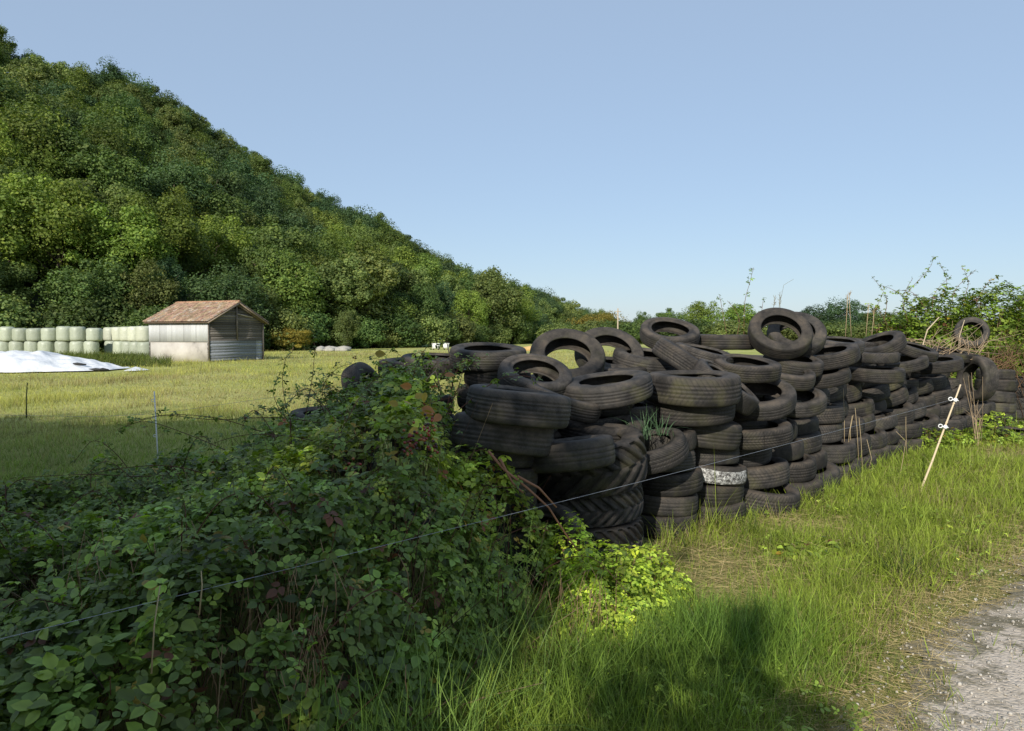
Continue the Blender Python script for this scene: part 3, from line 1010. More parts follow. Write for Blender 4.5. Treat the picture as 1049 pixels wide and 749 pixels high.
TM = []   # (mesh, R, w)
for (R_, w_, rim_, ribs_, mat_, fl, wb) in [(.315, .19, .19, 3, 'rub', .0, .3), (.30, .185, .185, 4, 'rub2', .012, .6), (.325, .205, .2, 5, 'rub', .008, .4), (.31, .18, .195, 2, 'rubm', .0, .5),
                                       (.33, .215, .205, 4, 'rub2', .01, .8), (.295, .175, .18, 3, 'rub', .015, .5), (.32, .2, .19, 4, 'rubm', .01, .3)]:
    TM.append((tyre_mesh(M[mat_], R=R_, w=w_, rim=rim_, ribs=ribs_, flat=fl, wob=wb, seed=len(TM)), R_, w_))
SM = tyre_mesh(M['rub2'], R=.30, w=.165, rim=.19, ribs=0, flat=.01, wob=.4, seed=15)
TM.append((SM, .30, .165))
LUG = tyre_mesh(M['rub'], R=.47, w=.36, rim=.29, lugs=19, seg=304, flat=.01, seed=3)
LUG2 = tyre_mesh(M['rub2'], R=.43, w=.25, rim=.27, lugs=30, seg=300, flat=.01, seed=4)
ntyre = [0]


def tyre(p, tilt=0, roll=0, yaw=None, k=None, me=None, scale=1.0, label='', group=None, wide=1.0, thick=1.0):
    """tilt: top face turned toward the camera (deg); roll: right side down (deg)"""
    if me is None:
        k = random.randrange(len(TM)) if k is None else k
        me = TM[k][0]
    o = obj('tyre', me)
    spin = random.uniform(0, 2 * PI)
    Mx = Matrix.Rotation(rad(yaw or 0), 4, 'Z') @ Matrix.Rotation(rad(roll), 4, 'Y') @ Matrix.Rotation(rad(tilt), 4, 'X') @ Matrix.Rotation(spin, 4, 'Z')
    o.matrix_world = Matrix.Translation(p) @ Mx @ Matrix.Diagonal((scale * wide, scale * wide, scale * thick, 1))
    tag(o, label, 'tyre', group)
    ntyre[0] += 1
    return o


def stack(px, Yc, n, base=.0, lean=(0, .03), roll=0, tilt=0, kinds=None, where='', top_word=True, yaw=0, jit=.035, start=0, scale=1.0, X=None, wild=2.5):
    x = (px - 524.5) / FPX * Yc if X is None else X
    z = base; outp = []
    for i in range(n):
        k = kinds[i] if kinds and i < len(kinds) and kinds[i] is not None else random.randrange(len(TM))
        w_ = TM[k][2] * scale
        z += w_ / 2
        ps = Vector((x + lean[0] * i + random.uniform(-jit, jit), Yc + lean[1] * i + random.uniform(-jit, jit), z))
        lv = 'bottom tyre' if i == 0 and start == 0 else ('top tyre' if i == n - 1 else '%s tyre up' % ords[i + start])
        o = tyre(ps, tilt + random.uniform(-3, 3), roll * (min(1, .35 + i / 6)) + random.uniform(-wild, wild), yaw, k, None, scale,
                 '%s in %s' % (lv, where))
        outp.append(o)
        z += w_ / 2 - .004
    return outp


# --- front row, left to right.  X,Y from where each stack meets the grass
stack(505, 5.1, 5, 0, (0, .0), 4, 0, [2, 4, 2, 4, 2], 'the shaded stack hidden under brambles at the left end', jit=.03)
tyre(at(515, 443, 5.0), -2, 7, 0, 4, None, 1.03, 'long dark tyre second from top at the shaded left end of the pile')
tyre(at(531, 416, 4.9), -1, 7, 0, 2, None, 1.06, 'big treaded black tyre on top of the shaded left end, tipping right')
# tractor stack
px_s1 = at(600, 343, 5.65)
tyre(Vector((px_s1.x + .0, 5.72, .19)), 2, 0, 0, None, LUG2, 1.05, 'wide zigzag tread tyre at the bottom right of the brambles, under the lugged tyres')
tyre(Vector((px_s1.x + .03, 5.72, .455)), 3, -2, 0, None, LUG2, .98, 'thin zigzag tread tyre squeezed under the chunky tractor tyre')
tyre(Vector((px_s1.x + .0, 5.66, .76)), 6, -7, 0, None, LUG, .98, 'chunky lugged tractor tyre beneath the narrow dark tyre, left of the stacks')
tyre(at(560, 560, 5.05), 40, -58, 0, 7, None, 1.0, 'smooth tyre leaning on edge low down behind the bright green bramble')
tyre(at(580, 465, 5.2), -6, -6, 0, 0, None, 1.08, 'narrow dark car tyre lying on the chunky tractor tyre')
# stack beside it
stack(682, 6.45, 5, 0, (-.005, .0), -3, 0, [0, 5, 0, 1, 7], 'the narrow stack right of the tractor tyre')
tyre(at(666, 463, 6.0), 8, -19, 0, 5, None, 1.03, 'tyre tilted up to the right with the grass tuft behind it')
# stack with the painted tyre
st3 = stack(733, 6.85, 4, 0, (-.02, .015), 2, 0, [1, 0, 7, 5], 'the stack with the white painted tyre')
# big tyres over it
tyre(Vector((at(719, 343, 6.75).x, 6.8, .835)), 3, 7, 0, 4, None, 1.12, 'broad tyre leaning right just over the white painted tyre stack')
tyre(Vector((at(711, 343, 6.45).x, 6.62, 1.075)), 4, 0, 0, 2, None, 1.22, 'wide ribbed tyre directly beneath the big flat tyre with the slit hole')
tyre(at(710, 397, 6.45), 3, 0, 0, 6, None, 1.24, 'big flat mossy sided tyre with a slit of a hole, centre front')
tyre(at(742, 396, 6.85), 14, 34, 0, 7, None, 1.12, 'smooth tyre leaning down to the right of the big flat tyre')
names = ['the stack right of the white painted tyre', 'the stack second right of the white painted tyre', 'the stack third right of the white painted tyre', 'the stack fourth right of the white painted tyre',
         'the stack fifth right of the white painted tyre', 'the stack sixth right of the white painted tyre', 'the stack fourth left of the leaning cane', 'the stack third left of the leaning cane',
         'the stack second left of the leaning cane', 'the stack just left of the leaning cane', 'the stack behind the leaning cane', 'the stack just right of the leaning cane']
fr = [(778, 7.35, 5), (808, 7.85, 5), (828, 8.4, 5), (848, 8.95, 5), (869, 9.5, 6), (889, 10.0, 6), (907, 10.5, 6), (924, 11.0, 6), (940, 11.35, 5), (955, 11.7, 5), (969, 11.95, 5), (983, 12.2, 4)]
for i, (px, Y, n) in enumerate(fr):
    stack(px, Y, n, 0, (-.055 - .012 * (i % 3), .06 - .01 * (i % 2)), -5 - i * 1.1 if i < 9 else -9, 2 + (i % 3), None, names[i], jit=.07, scale=random.uniform(1.08, 1.18), wild=6.5)
for i in range(len(fr) - 1):
    px = (fr[i][0] + fr[i + 1][0]) / 2 - 12; Y = (fr[i][1] + fr[i + 1][1]) / 2 + .55
    stack(px, Y, 5, .42, (-.03, .03), -7, 2, None, 'inner stack %s behind the front row, counting from the painted tyre' % ords[i], jit=.08, start=2, wild=8)
# right end beyond the cane
stack(1022, 13.2, 6, 0, (0, .02), 2, 0, None, 'the stack right of the upright tyre at the far right')
stack(1046, 13.8, 5, 0, (0, .02), -4, 0, None, 'the stack at the right edge of the pile', start=0)
stack(1070, 14.4, 4, 0, (0, .02), -4, 0, None, 'the stack past the right edge of the pile')
tyre(at(1001, 388, 12.3), 4, -84, 2, 4, None, 1.12, 'upright tyre standing on edge with its dark hole facing left, right of the cane')
tyre(at(985, 368, 12.8), 12, 0, 0, 1, None, 1, 'flat tyre among dead twigs behind the upright tyre')
tyre(at(995, 341, 14.6), 60, -50, 0, 2, None, .95, 'tyre standing on edge high in the right hand bramble')
tyre(at(1043, 447, 11.8), 8, 4, 0, 0, None, 1, 'dark tyre half sunk in the grass at the right edge')
stack(1000, 12.6, 3, 0, (0, 0), 0, 0, None, 'the low stack under the upright tyre')

# --- loose tyres making the upper surface, named from what the photo shows
loose = [
    # px, py, Y, tilt, roll, kind, scale, label
    (500, 364, 6.6, 7, 1, 2, 1.0, 'flat dark tyre highest at the left end of the pile, over the brambles'),
    (548, 385, 6.15, 24, 10, 1, .98, 'tyre with half hidden hole below and right of the left end top tyre'),
    (581, 366, 7.0, 41, 2, 6, 1.06, 'tilted tyre with grass seen through its hole, mossy underside, upper left'),
    (624, 362, 7.5, 40, 9, 2, 1.02, 'tilted tyre behind and right of the one showing grass through its hole'),
    (631, 378, 7.3, 14, 3, 5, 1.0, 'flat tyre glimpsed through and below the second tilted tyre at upper left'),
    (662, 368, 7.5, 13, 6, 0, 1.02, 'flat tyre with a small dark hole left of the leaning wedge shaped tyre'),
    (686, 341, 8.2, 24, 1, 1, 1.03, 'tyre raised at the back with trees seen through its hole'),
    (742, 349, 8.4, 0, 1, 0, 1.02, 'flat tyre seen edge on along the top, left of the tall leaning tyre'),
    (799, 340, 8.1, 45, -5, 2, .98, 'tall leaning tyre highest on the pile showing its round sidewall'),
    (816, 341, 8.5, 42, -9, 6, .95, 'brownish treaded tyre tucked behind the highest leaning tyre'),
    (858, 352, 9.6, 12, 2, 5, 1.02, 'flat tyre with an open hole just right of the highest tyre'),
    (703, 371, 7.2, 8, 34, 4, 1.0, 'wedge shaped tyre tipping to the right with its tread facing left'),
    (720, 363, 7.7, 8, 12, 1, .98, 'flat tyre with slit hole behind the wedge shaped tyre'),
    (765, 376, 7.35, 14, 2, 1, 1.03, 'flat tyre with wide dark hole below the edge on top tyre'),
    (812, 371, 8.2, 15, 4, 5, 1.02, 'flat tyre directly under the highest leaning tyre'),
    (803, 383, 7.9, 17, 5, 1, 1.0, 'flat tyre with a lens shaped hole, second below the highest tyre'),
    (777, 406, 7.25, 21, -7, 0, 1.05, 'open tyre with a deep dark hole rising to the right, centre of the pile'),
    (814, 409, 7.85, 18, -5, 5, 1.02, 'open tyre with a dark hole right of the centre of the pile'),
    (773, 442, 7.15, 6, -6, 4, 1.0, 'tyre with a green weed sprouting from its middle'),
    (848, 364, 8.6, 6, -13, 2, 1.0, 'deeply treaded tyre rising to the right below the flat tyre right of the top'),
    (842, 385, 8.45, 5, -12, 0, .92, 'tyre under the deeply treaded tyre, right of centre'),
    (622, 397, 6.1, 9, -8, 6, 1.1, 'large clean lined tyre rising to the right, left of the centre'),
    (613, 440, 6.1, 4, 3, 4, 1.1, 'broad shaded tyre lying flat above the narrow dark car tyre'),
    (576, 410, 5.9, 4, 16, 1, 1.0, 'dark tyre squeezed behind the big treaded black tyre'),
    (645, 421, 6.6, 3, -2, 5, 1.0, 'flat tyre mostly hidden below the large clean lined tyre'),
    (900, 353, 10.2, 10, -24, 0, 1.05, 'wedge like tyre sloping up to the right, left of the dry twigs'),
    (895, 364, 10.0, 3, 0, 7, 1.0, 'plain flat tyre below the sloping wedge like tyre'),
    (897, 382, 9.9, 3, 0, 2, 1.03, 'rough treaded flat tyre second below the sloping wedge like tyre'),
    (938, 358, 11.0, 18, 12, 5, .98, 'tyre with an open hole left of the arching dry stalk'),
    (925, 371, 10.8, 6, -12, 0, 1.0, 'tyre rising to the right beneath the one left of the dry stalk'),
    (960, 372, 11.6, 5, -9, 2, 1.05, 'tyre rising to the right just above the top of the cane'),
    (875, 352, 10.6, 6, 4, 1, 1.0, 'flat tyre behind the deeply treaded tyre right of the top'),
    (975, 362, 12.6, 14, 6, 3, 1.0, 'low tyre lying in the dry twigs near the right bramble'),
    (446, 371, 6.9, 6, 2, 7, 1.0, 'flat tyre showing just left of the left end top tyre among leaves'),
    (425, 376, 7.0, 4, 0, 2, 1.0, 'dark tyre half covered by bramble leaves with yellow leaves in front'),
    (378, 405, 7.0, 12, 62, 2, 1.0, 'dark tyre on edge poking out of the brambles over the field'),
    (334, 430, 7.2, 6, 4, 4, 1.0, 'dark tyre lying lowest among the brambles at the left tail of the pile'),
]
for (px, py, Y, tl, rl, k, sc, lab) in loose:
    tyre(at(px, py + 1.5, Y), tl - 3 if 8 < tl < 20 else tl, rl, 0, k, None, sc, lab, None, 1.05, .86)

# --- tyres behind the front row, seen through the gaps
def surf_fill():
    rows = [
        # X, Y, topz
        (.05, 5.75, 1.18), (.75, 6.45, 1.22), (.35, 6.3, 1.28), (-.15, 6.6, 1.42), (.4, 7.2, 1.30), (1.05, 7.15, 1.28), (1.65, 7.6, 1.34), (.9, 7.9, 1.30), (1.55, 8.3, 1.38), (2.2, 8.2, 1.3), (2.3, 8.9, 1.42),
        (2.85, 8.6, 1.34), (3.4, 9.35, 1.42), (2.95, 9.5, 1.42), (4.0, 10.2, 1.40), (3.5, 10.2, 1.4), (4.6, 11.0, 1.40), (4.1, 11.2, 1.4), (5.3, 11.7, 1.35), (5.9, 12.3, 1.3), (6.6, 12.8, 1.25), (7.3, 13.3, 1.2), (-.8, 6.7, 1.15), (-1.6, 7.1, .95), (-2.1, 7.3, .6)]
    for n, (x, y, tz) in enumerate(rows):
        px = 524.5 + x / y * FPX
        wh = ('the shaded left end' if px < 580 else 'the tractor tyre' if px < 650 else 'the white painted tyre' if px < 760 else 'the highest leaning tyre' if px < 850 else 'the sloping wedge like tyre' if px < 930 else 'the leaning cane')
        z = tz - .09; k = random.randrange(len(TM)); i = 0
        while z > .05 and i < 3:
            tyre(Vector((x + random.uniform(-.04, .04), y + random.uniform(-.04, .04), z)), random.uniform(-4, 8), random.uniform(-7, 7), 0, k, None, 1,
                 '%s tyre down in inner column %s, behind %s' % (['first', 'second', 'third'][i], ['nearest the viewer', 'a step further in', 'set furthest in'][n % 3], wh), 'inner tyres of the pile')
            z -= TM[k][2] - .005; k = random.randrange(len(TM)); i += 1


surf_fill()
print('tyres', ntyre[0])

# painted patch on the fourth tyre of the marked stack
def paint_patch():
    o = st3[2]
    # rebuild that tyre's pose so the patch faces the road
    p = o.matrix_world.translation.copy()
    o.matrix_world = Matrix.Translation(p) @ Matrix.Rotation(rad(5), 4, 'Y') @ Matrix.Scale(1.02, 4)
    o['label'] = 'tyre with a flaking white painted tread in the front stack'
    V, P_ = [], []
    n, mcols = 60, 12
    a0, a1 = -PI / 2 - 1.0, -PI / 2 + .95
    for s in range(n):
        a = a0 + (a1 - a0) * s / (n - 1)
        for k in range(mcols):
            q = -1 + 2 * k / (mcols - 1)
            rr_ = .30 - .012 * q * q - .006 * abs(q) ** 6 + .0035
            V.append((rr_ * math.cos(a) * 1.005, rr_ * math.sin(a) * 1.005, q * .165 * .40 * 1.02))
    i = np.arange(n * mcols).reshape(n, mcols)
    q = np.stack([i[:-1, :-1], i[1:, :-1], i[1:, 1:], i[:-1, 1:]], -1).reshape(-1, 4)
    m, nt, b, out = newmat('flaking_white_paint')
    tc = N(nt, 'ShaderNodeTexCoord'); nn = noise(nt, 42, 6, tc.outputs['Object'], .75)
    f = ramp(nt, nn, [(.42, (0, 0, 0)), (.6, (1, 1, 1))])
    L(nt, mix(nt, f, (.05, .045, .04), (.62, .61, .58)), b.inputs['Base Color']); b.inputs['Roughness'].default_value = .6
    L(nt, bump(nt, f, .004), b.inputs['Normal'])
    c = obj('white_paint', mesh_np('white_paint', np.array(V), [q], m, smooth=True), o)
    c['label'] = 'flaking white paint on the tread'


paint_patch()

# dark earth core under the inner tyres
def core():
    nx, ny = 40, 30
    V = []
    ax = np.array([0.3, 6.35]); bx_ = np.array([6.6, 12.9])
    d_ = (bx_ - ax); ln = np.linalg.norm(d_); d_ /= ln; nn = np.array([-d_[1], d_[0]])
    for i in range(nx):
        for j in range(ny):
            s = -.6 + (ln + 1.2) * i / (nx - 1); tt = -.25 + 1.9 * j / (ny - 1)
            u, v = i / (nx - 1), j / (ny - 1)
            h = .78 * min(1, 5 * u, 5 * (1 - u)) * min(1, 5 * v, 3 * (1 - v))
            p = ax + d_ * s + nn * (tt + .12)
            V.append((p[0], p[1], h + .06 * float(fbm(p[0] * 2, p[1] * 2, 9))))
    i = np.arange(nx * ny).reshape(nx, ny)
    q = np.stack([i[:-1, :-1], i[1:, :-1], i[1:, 1:], i[:-1, 1:]], -1).reshape(-1, 4)
    tag(obj('earth_bank', mesh_np('earth_bank', np.array(V), [q], simple('dark_earth', (.03, .025, .018), .95, .4, 6, .03), smooth=True)), kind='structure')


core()

# ------------------------------------------------------------------ bramble thicket
def thicket_H(x, y):
    yf = np.interp(x, [-6, -3, -1.2, -.4, .1, .3, .5], [.7, 1.0, 1.75, 2.75, 3.8, 4.4, 5.1])
    yb = np.interp(x, [-6, -3, -2.2, -1.7, -.8, -.6, 0, .5], [5.4, 5.7, 7.0, 7.5, 7.2, 6.0, 5.2, 5.5])
    hm = np.interp(x, [-6, -3.2, -2.2, -1.6, -1.1, -.75, -.5, -.35, .0, .3, .5], [.60, .62, .74, .98, 1.2, 1.36, 1.28, 1.0, .80, .5, .3])
    d = np.clip((y - yf) * .8, 0, None); e = np.clip((yb - y), 0, None)
    h = hm * (1 - np.exp(-d / np.interp(x, [-1.0, -.3], [.55, .3]))) * np.clip(e / .35, 0, 1) ** .6
    # lower nearer the viewer so the wire clears it
    h *= np.interp(y, [1.5, 2.4, 4.2, 5.6], [.80, .84, .98, 1.1])
    h *= .70 + .36 * fbm(x * 1.7, y * 1.7, 12) + .26 * fbm(x * 5, y * 5, 14) * np.clip(h, 0, 1)
    return np.where((y < yf) | (y > yb), 0, h)


LEAFLET = np.array([[0, 0, 0], [.3, 0, .0], [.62, 0, -.015], [1.0, 0, -.09],
                    [.12, .2, .035], [.38, .33, .05], [.68, .24, .02], [.12, -.2, .035], [.38, -.33, .05], [.68, -.24, .02],
                    [.52, .22, .03], [.52, -.22, .03]])
LF4 = np.array([[0, 1, 5, 4], [1, 2, 6, 5], [0, 7, 8, 1], [1, 8, 9, 2]])
LF3 = np.array([[2, 3, 6], [2, 9, 3]])
LEAFLET = LEAFLET[:10]


def compound(nleaf=3, seed=0):
    r = random.Random(seed); V = []; q4 = []; q3 = []
    angs = {3: [(0, 1.0, .35), (1.25, .8, .05), (-1.25, .8, .05)], 5: [(0, 1, .35), (1.1, .9, .1), (-1.1, .9, .1), (1.9, .65, 0), (-1.9, .65, 0)], 1: [(0, 1.1, 0)]}[nleaf]
    for (a, s, off) in angs:
        a += r.uniform(-.15, .15)
        droop = r.uniform(-.35, .15)
        Rz = Matrix.Rotation(a, 3, 'Z') @ Matrix.Rotation(-droop, 3, 'Y') @ Matrix.Rotation(r.uniform(-.3, .3), 3, 'X')
        n0 = len(V)
        for v in LEAFLET:
            p = Rz @ (Vector(v) * s) + Vector((off * math.cos(a), off * math.sin(a), 0))
            V.append(tuple(p))
        q4 += (LF4 + n0).tolist(); q3 += (LF3 + n0).tolist()
    nb = len(angs)
    tc_ = np.tile([.8, .85, .9, 1.0, 1.05, 1.1, 1.1, 1.05, 1.1, 1.1], nb)
    return np.array(V), [np.array(q4), np.array(q3)], tc_


CL = [compound(3, s) for s in range(4)] + [compound(5, 9), compound(1, 3)]


def leaf_cloud(pos, nrm, size, col, r, kinds=(0, 1, 2, 3, 4)):
    parts = []
    which = r.choice(kinds, len(pos))
    for k in kinds:
        s = which == k
        if not s.any(): continue
        n = s.sum()
        R = frames(nrm[s], r.uniform(0, 2 * PI, n))
        sc = np.repeat(size[s][:, None], 3, 1)
        parts.append(batch(CL[k][0], CL[k][1], R, pos[s], sc, col[s], CL[k][2]))
    return parts


def leaf_cols(n, r, bright=1.0, yellow=.015):
    base = np.array([.125, .200, .034])
    v = r.uniform(.4, 1.0, n)[:, None] + (r.uniform(0, 1, (n, 1)) ** 3) * 1.3
    c = base * v * bright
    yl = r.uniform(0, 1, n)
    c = c * (1 + (yl[:, None] ** 2) * np.array([.55, .25, 0]))
    c[yl > 1 - yellow] = np.array([.30, .22, .035]) * r.uniform(.6, 1.3, ((yl > 1 - yellow).sum(), 1))
    c[yl < yellow * .9] = np.array([.13, .05, .02])
    return c


SHOOTS = []   # canes: list of point lists


def cane_leaves(paths, r, size=(.035, .06), every=.05, bright=1.0, rad_=.003, colr=(.10, .045, .03), parent=None, leafp=1.0):
    mb = MB(); pos, nrm = [], []
    for pts in paths:
        # resample as a smooth curve
        P = [Vector(p) for p in pts]
        C = []
        for i in range(len(P) - 1):
            a, b, c, d = P[max(i - 1, 0)], P[i], P[i + 1], P[min(i + 2, len(P) - 1)]
            for k in range(6):
                t = k / 6
                C.append(.5 * ((2 * b) + (c - a) * t + (2 * a - 5 * b + 4 * c - d) * t * t + (-a + 3 * b - 3 * c + d) * t ** 3))
        C.append(P[-1])
        n = len(C)
        mb.tube(C, [rad_ * (1 - .6 * i / n) for i in range(n)], 5, colr)
        tot = 0; last = C[0]
        for i in range(1, n):
            seg = (C[i] - C[i - 1]).length; m_ = max(1, int(seg / every + r.uniform(0, 1)))
            for k in range(m_):
                if r.uniform() > leafp: continue
                q = C[i - 1].lerp(C[i], (k + .5) / m_)
                o = Vector(r.normal(0, 1, 3)).normalized() * r.uniform(.02, .055)
                mb.tube([q, q + o], .0012, 3, colr, False)
                pos.append(tuple(q + o)); nn = Vector(r.normal(0, .5, 3)) + Vector((0, -.15, 1.0)); nrm.append(tuple(nn))
    pos = np.array(pos); nrm = np.array(nrm)
    return mb, leaf_cloud(pos, nrm, r.uniform(size[0], size[1], len(pos)), leaf_cols(len(pos), r, bright), r)


def near_thicket():
    r = np.random.default_rng(77)
    root = empty('bramble_thicket', (-1.4, 4.2, 0))
    tag(root, 'large shaded dark green bramble thicket filling the left foreground', 'bramble')
    off = Vector((-1.4, 4.2, 0))
    n = 88000
    x = r.uniform(-5.6, .55, n); y = 1.2 + 5.6 * r.uniform(0, 1, n) ** 1.15
    # only the wedge round the view
    keep = (x > -.78 * y - 1.2)
    x, y = x[keep], y[keep]
    h = thicket_H(x, y)
    k = h > .05
    x, y, h = x[k], y[k], h[k]
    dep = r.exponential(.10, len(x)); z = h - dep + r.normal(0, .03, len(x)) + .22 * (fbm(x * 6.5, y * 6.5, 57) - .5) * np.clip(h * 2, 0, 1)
    e = .06
    gx = (thicket_H(x + e, y) - thicket_H(x - e, y)) / (2 * e); gy = (thicket_H(x, y + e) - thicket_H(x, y - e)) / (2 * e)
    steep = np.sqrt(gx ** 2 + gy ** 2)
    # steep flanks need more leaves: spread them down the flank
    fl = np.clip(steep, 0, 6) * .07 * r.uniform(0, 1, len(x)); z = z - fl
    z = np.maximum(z, .04 + r.uniform(0, .08, len(x)))
    pos = np.stack([x, y, z], 1)
    nrm = np.stack([-gx * .45, -gy * .45 - .1, np.ones_like(x)], 1) + r.normal(0, .38, (len(x), 3))
    nrm[:, 2] = np.abs(nrm[:, 2]) + .15
    size = r.uniform(.018, .062, len(x)) * (1 + .25 * fbm(x * 2, y * 2, 31)) 
    size *= np.interp(y, [1.5, 2.6, 3.6], [1.2, 1.05, .9])
    clump = .45 + 1.15 * fbm(x * 3.1, y * 3.1, 21)
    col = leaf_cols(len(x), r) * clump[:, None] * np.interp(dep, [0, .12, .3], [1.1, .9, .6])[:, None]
    yellowish = sstep(.55, .7, fbm(x * .9 + 3, y * .9, 44))
    col = col * (1 + yellowish[:, None] * np.array([.7, .45, .1]))
    print('thicket leaves', len(x))
    # leaves are kept out of gaps
    gap = fbm(x * 2.3 + 9, y * 2.3, 51); kk = (gap + .25 * (fbm(x * 7, y * 7, 53) - .5) > .46) | (r.uniform(0, 1, len(x)) < .16)
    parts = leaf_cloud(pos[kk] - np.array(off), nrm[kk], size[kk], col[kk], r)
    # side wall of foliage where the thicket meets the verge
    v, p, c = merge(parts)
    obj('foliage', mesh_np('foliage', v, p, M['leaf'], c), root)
    # grass growing up through the thicket
    gx_ = r.uniform(-4.5, .5, 5200); gy_ = r.uniform(1.5, 6.5, 5200); gh = thicket_H(gx_, gy_)
    k = (gh > .15) & (gx_ > -.75 * gy_ - .6) & (fbm(gx_ * 1.5, gy_ * 1.5, 55) > .5); gx_, gy_, gh = gx_[k], gy_[k], gh[k]
    dry_ = (r.uniform(0, 1, len(gx_)) < .3)[:, None]
    gc = np.where(dry_, np.array([.42, .33, .18]), np.array([.14, .21, .04])) * r.uniform(.5, 1.3, (len(gx_), 1))
    v, p, c = merge(blades(gx_ - off.x, gy_ - off.y, np.maximum(gh - .3, 0), r.uniform(.2, .42, len(gx_)), r.uniform(.002, .0042, len(gx_)), gc, r, BL, .3))
    go_ = obj('grass_blades', mesh_np('grass_blades', v, p, M['grass'], c), root); go_['kind'] = 'stuff'
    # inner stems
    mb = MB(); rr = random.Random(3)
    for k in range(1500):
        x_ = rr.uniform(-4.5, .45); y_ = rr.uniform(1.2, 6)
        hh = float(thicket_H(np.array([x_]), np.array([y_]))[0])
        if hh < .12: continue
        a = rr.uniform(0, 6.28); l = rr.uniform(.1, .5)
        p0 = Vector((x_, y_, 0)); p2 = Vector((x_ + math.cos(a) * l, y_ + math.sin(a) * l, hh * rr.uniform(.7, 1.02)))
        p1 = p0.lerp(p2, .5) + Vector((rr.uniform(-.08, .08), rr.uniform(-.08, .08), .05))
        cl = rr.choice([(.10, .04, .028), (.14, .07, .04), (.22, .16, .09), (.06, .035, .025)])
        mb.tube([p0 - off, p1 - off, p2 - off], [rr.uniform(.002, .004), .0025, .0015], 4, cl, False)
    mb.build('inner_stems', M['stem'], root)
    # arching canes over the top
    paths = []
    spec = [
        # (px,py,Y) lists
        [(250, 470, 5.2), (200, 448, 5.3), (150, 432, 5.5), (120, 440, 5.6)],
        [(300, 455, 5.2), (230, 430, 5.3), (170, 425, 5.4), (130, 434, 5.5)],
        [(360, 440, 5.3), (290, 428, 5.3), (220, 430, 5.4), (165, 426, 5.5), (122, 440, 5.6)],
        [(250, 500, 4.4), (180, 478, 4.5), (110, 482, 4.6), (60, 498, 4.7)],
        [(230, 480, 4.8), (150, 488, 4.9), (90, 486, 5.0), (10, 490, 5.1)],
        [(300, 440, 5.6), (290, 400, 5.7), (292, 370, 5.8), (300, 360, 5.8)],
        [(310, 440, 5.6), (318, 400, 5.8), (322, 365, 5.9), (321, 345, 5.9)],
        [(296, 440, 5.5), (286, 420, 5.6), (280, 400, 5.6), (288, 380, 5.7)],
        [(340, 430, 5.6), (330, 400, 5.7), (345, 378, 5.8), (365, 372, 5.8)],
        [(390, 420, 5.6), (372, 395, 5.7), (350, 385, 5.8), (325, 382, 5.8)],
        [(410, 430, 5.4), (420, 390, 5.5), (412, 366, 5.6), (396, 358, 5.6)],
        [(420, 400, 5.6), (428, 370, 5.7), (442, 352, 5.7), (460, 350, 5.7)],
        [(440, 430, 5.0), (430, 395, 5.2), (400, 372, 5.3), (376, 366, 5.4)],
        [(455, 430, 5.0), (470, 395, 5.0), (478, 372, 5.0), (498, 366, 5.0)],
        [(470, 420, 4.7), (505, 392, 4.8), (530, 385, 4.8), (552, 388, 4.9)],
        [(300, 500, 4.2), (360, 450, 4.4), (420, 420, 4.6), (470, 405, 4.7)],
        [(340, 520, 3.9), (400, 470, 4.1), (440, 440, 4.3), (470, 435, 4.4)],
        [(380, 500, 4.2), (330, 455, 4.4), (260, 445, 4.7), (215, 455, 4.9)],
        [(60, 560, 3.6), (30, 530, 3.8), (-20, 520, 4.0)],
        [(430, 560, 3.9), (470, 520, 4.1), (500, 500, 4.3), (530, 500, 4.4)],
        [(460, 600, 3.9), (500, 560, 4.1), (540, 540, 4.3), (565, 545, 4.4)],
        [(400, 640, 3.3), (440, 600, 3.5), (490, 590, 3.8), (520, 600, 3.9)],
    ]
    for sp in spec: paths.append([at(*q) - off for q in sp])
    for k in range(30):
        px = rr.uniform(335, 480); Y = rr.uniform(5.6, 6.3); py0 = rr.uniform(405, 425); py1 = np.interp(px, [335, 400, 480], [408, 380, 372]) + rr.uniform(-14, 22); sx = rr.uniform(-30, 30)
        paths.append([at(px, py0, Y) - off, at(px + sx * .4, (py0 + py1) / 2 - 6, Y) - off, at(px + sx, py1, Y) - off, at(px + sx * 1.6, py1 + 4, Y) - off])
    for k in range(46):
        x_ = rr.uniform(-3.6, 0.1); y_ = rr.uniform(2.4, 5.6)
        h0 = float(thicket_H(np.array([x_]), np.array([y_]))[0])
        if h0 < .35: continue
        a = rr.uniform(0, 6.28); l = rr.uniform(.3, .7)
        pts = []
        for t in (0, .35, .7, 1):
            qx, qy = x_ + math.cos(a) * l * t, y_ + math.sin(a) * l * t * .6
            pts.append(Vector((qx, qy, h0 - .1 + (.30 * math.sin(PI * t * .8)) * rr.uniform(.6, 1))) - off)
        paths.append(pts)
    mb, lp = cane_leaves(paths, r, (.022, .04), .075, 1.0, .0032)
    mb.build('arching_canes', M['stem'], root)
    v, p, c = merge(lp)
    obj('cane_leaves', mesh_np('cane_leaves', v, p, M['leaf'], c), root)
    # berries and yellow leaves around px 430,450
    bmat_ = leaf_mat('berry', .3, 0, 0, .5)
    for (px, py) in [(432, 440), (437, 452), (421, 446), (445, 458), (424, 455), (440, 432), (362, 478), (418, 462)]:
        c0 = at(px, py, 3.85) - off; mb = MB()
        for k in range(9):
            cc = rr.choice([(.22, .03, .02), (.28, .10, .03), (.03, .01, .012), (.16, .02, .02)])
            q = c0 + Vector((rr.gauss(0, .022), rr.gauss(0, .02), rr.gauss(0, .022)))
            mb.ico(q, .009, cc)
        mb.build('berry_cluster', bmat_, root, True)
    n = 16
    pos = []
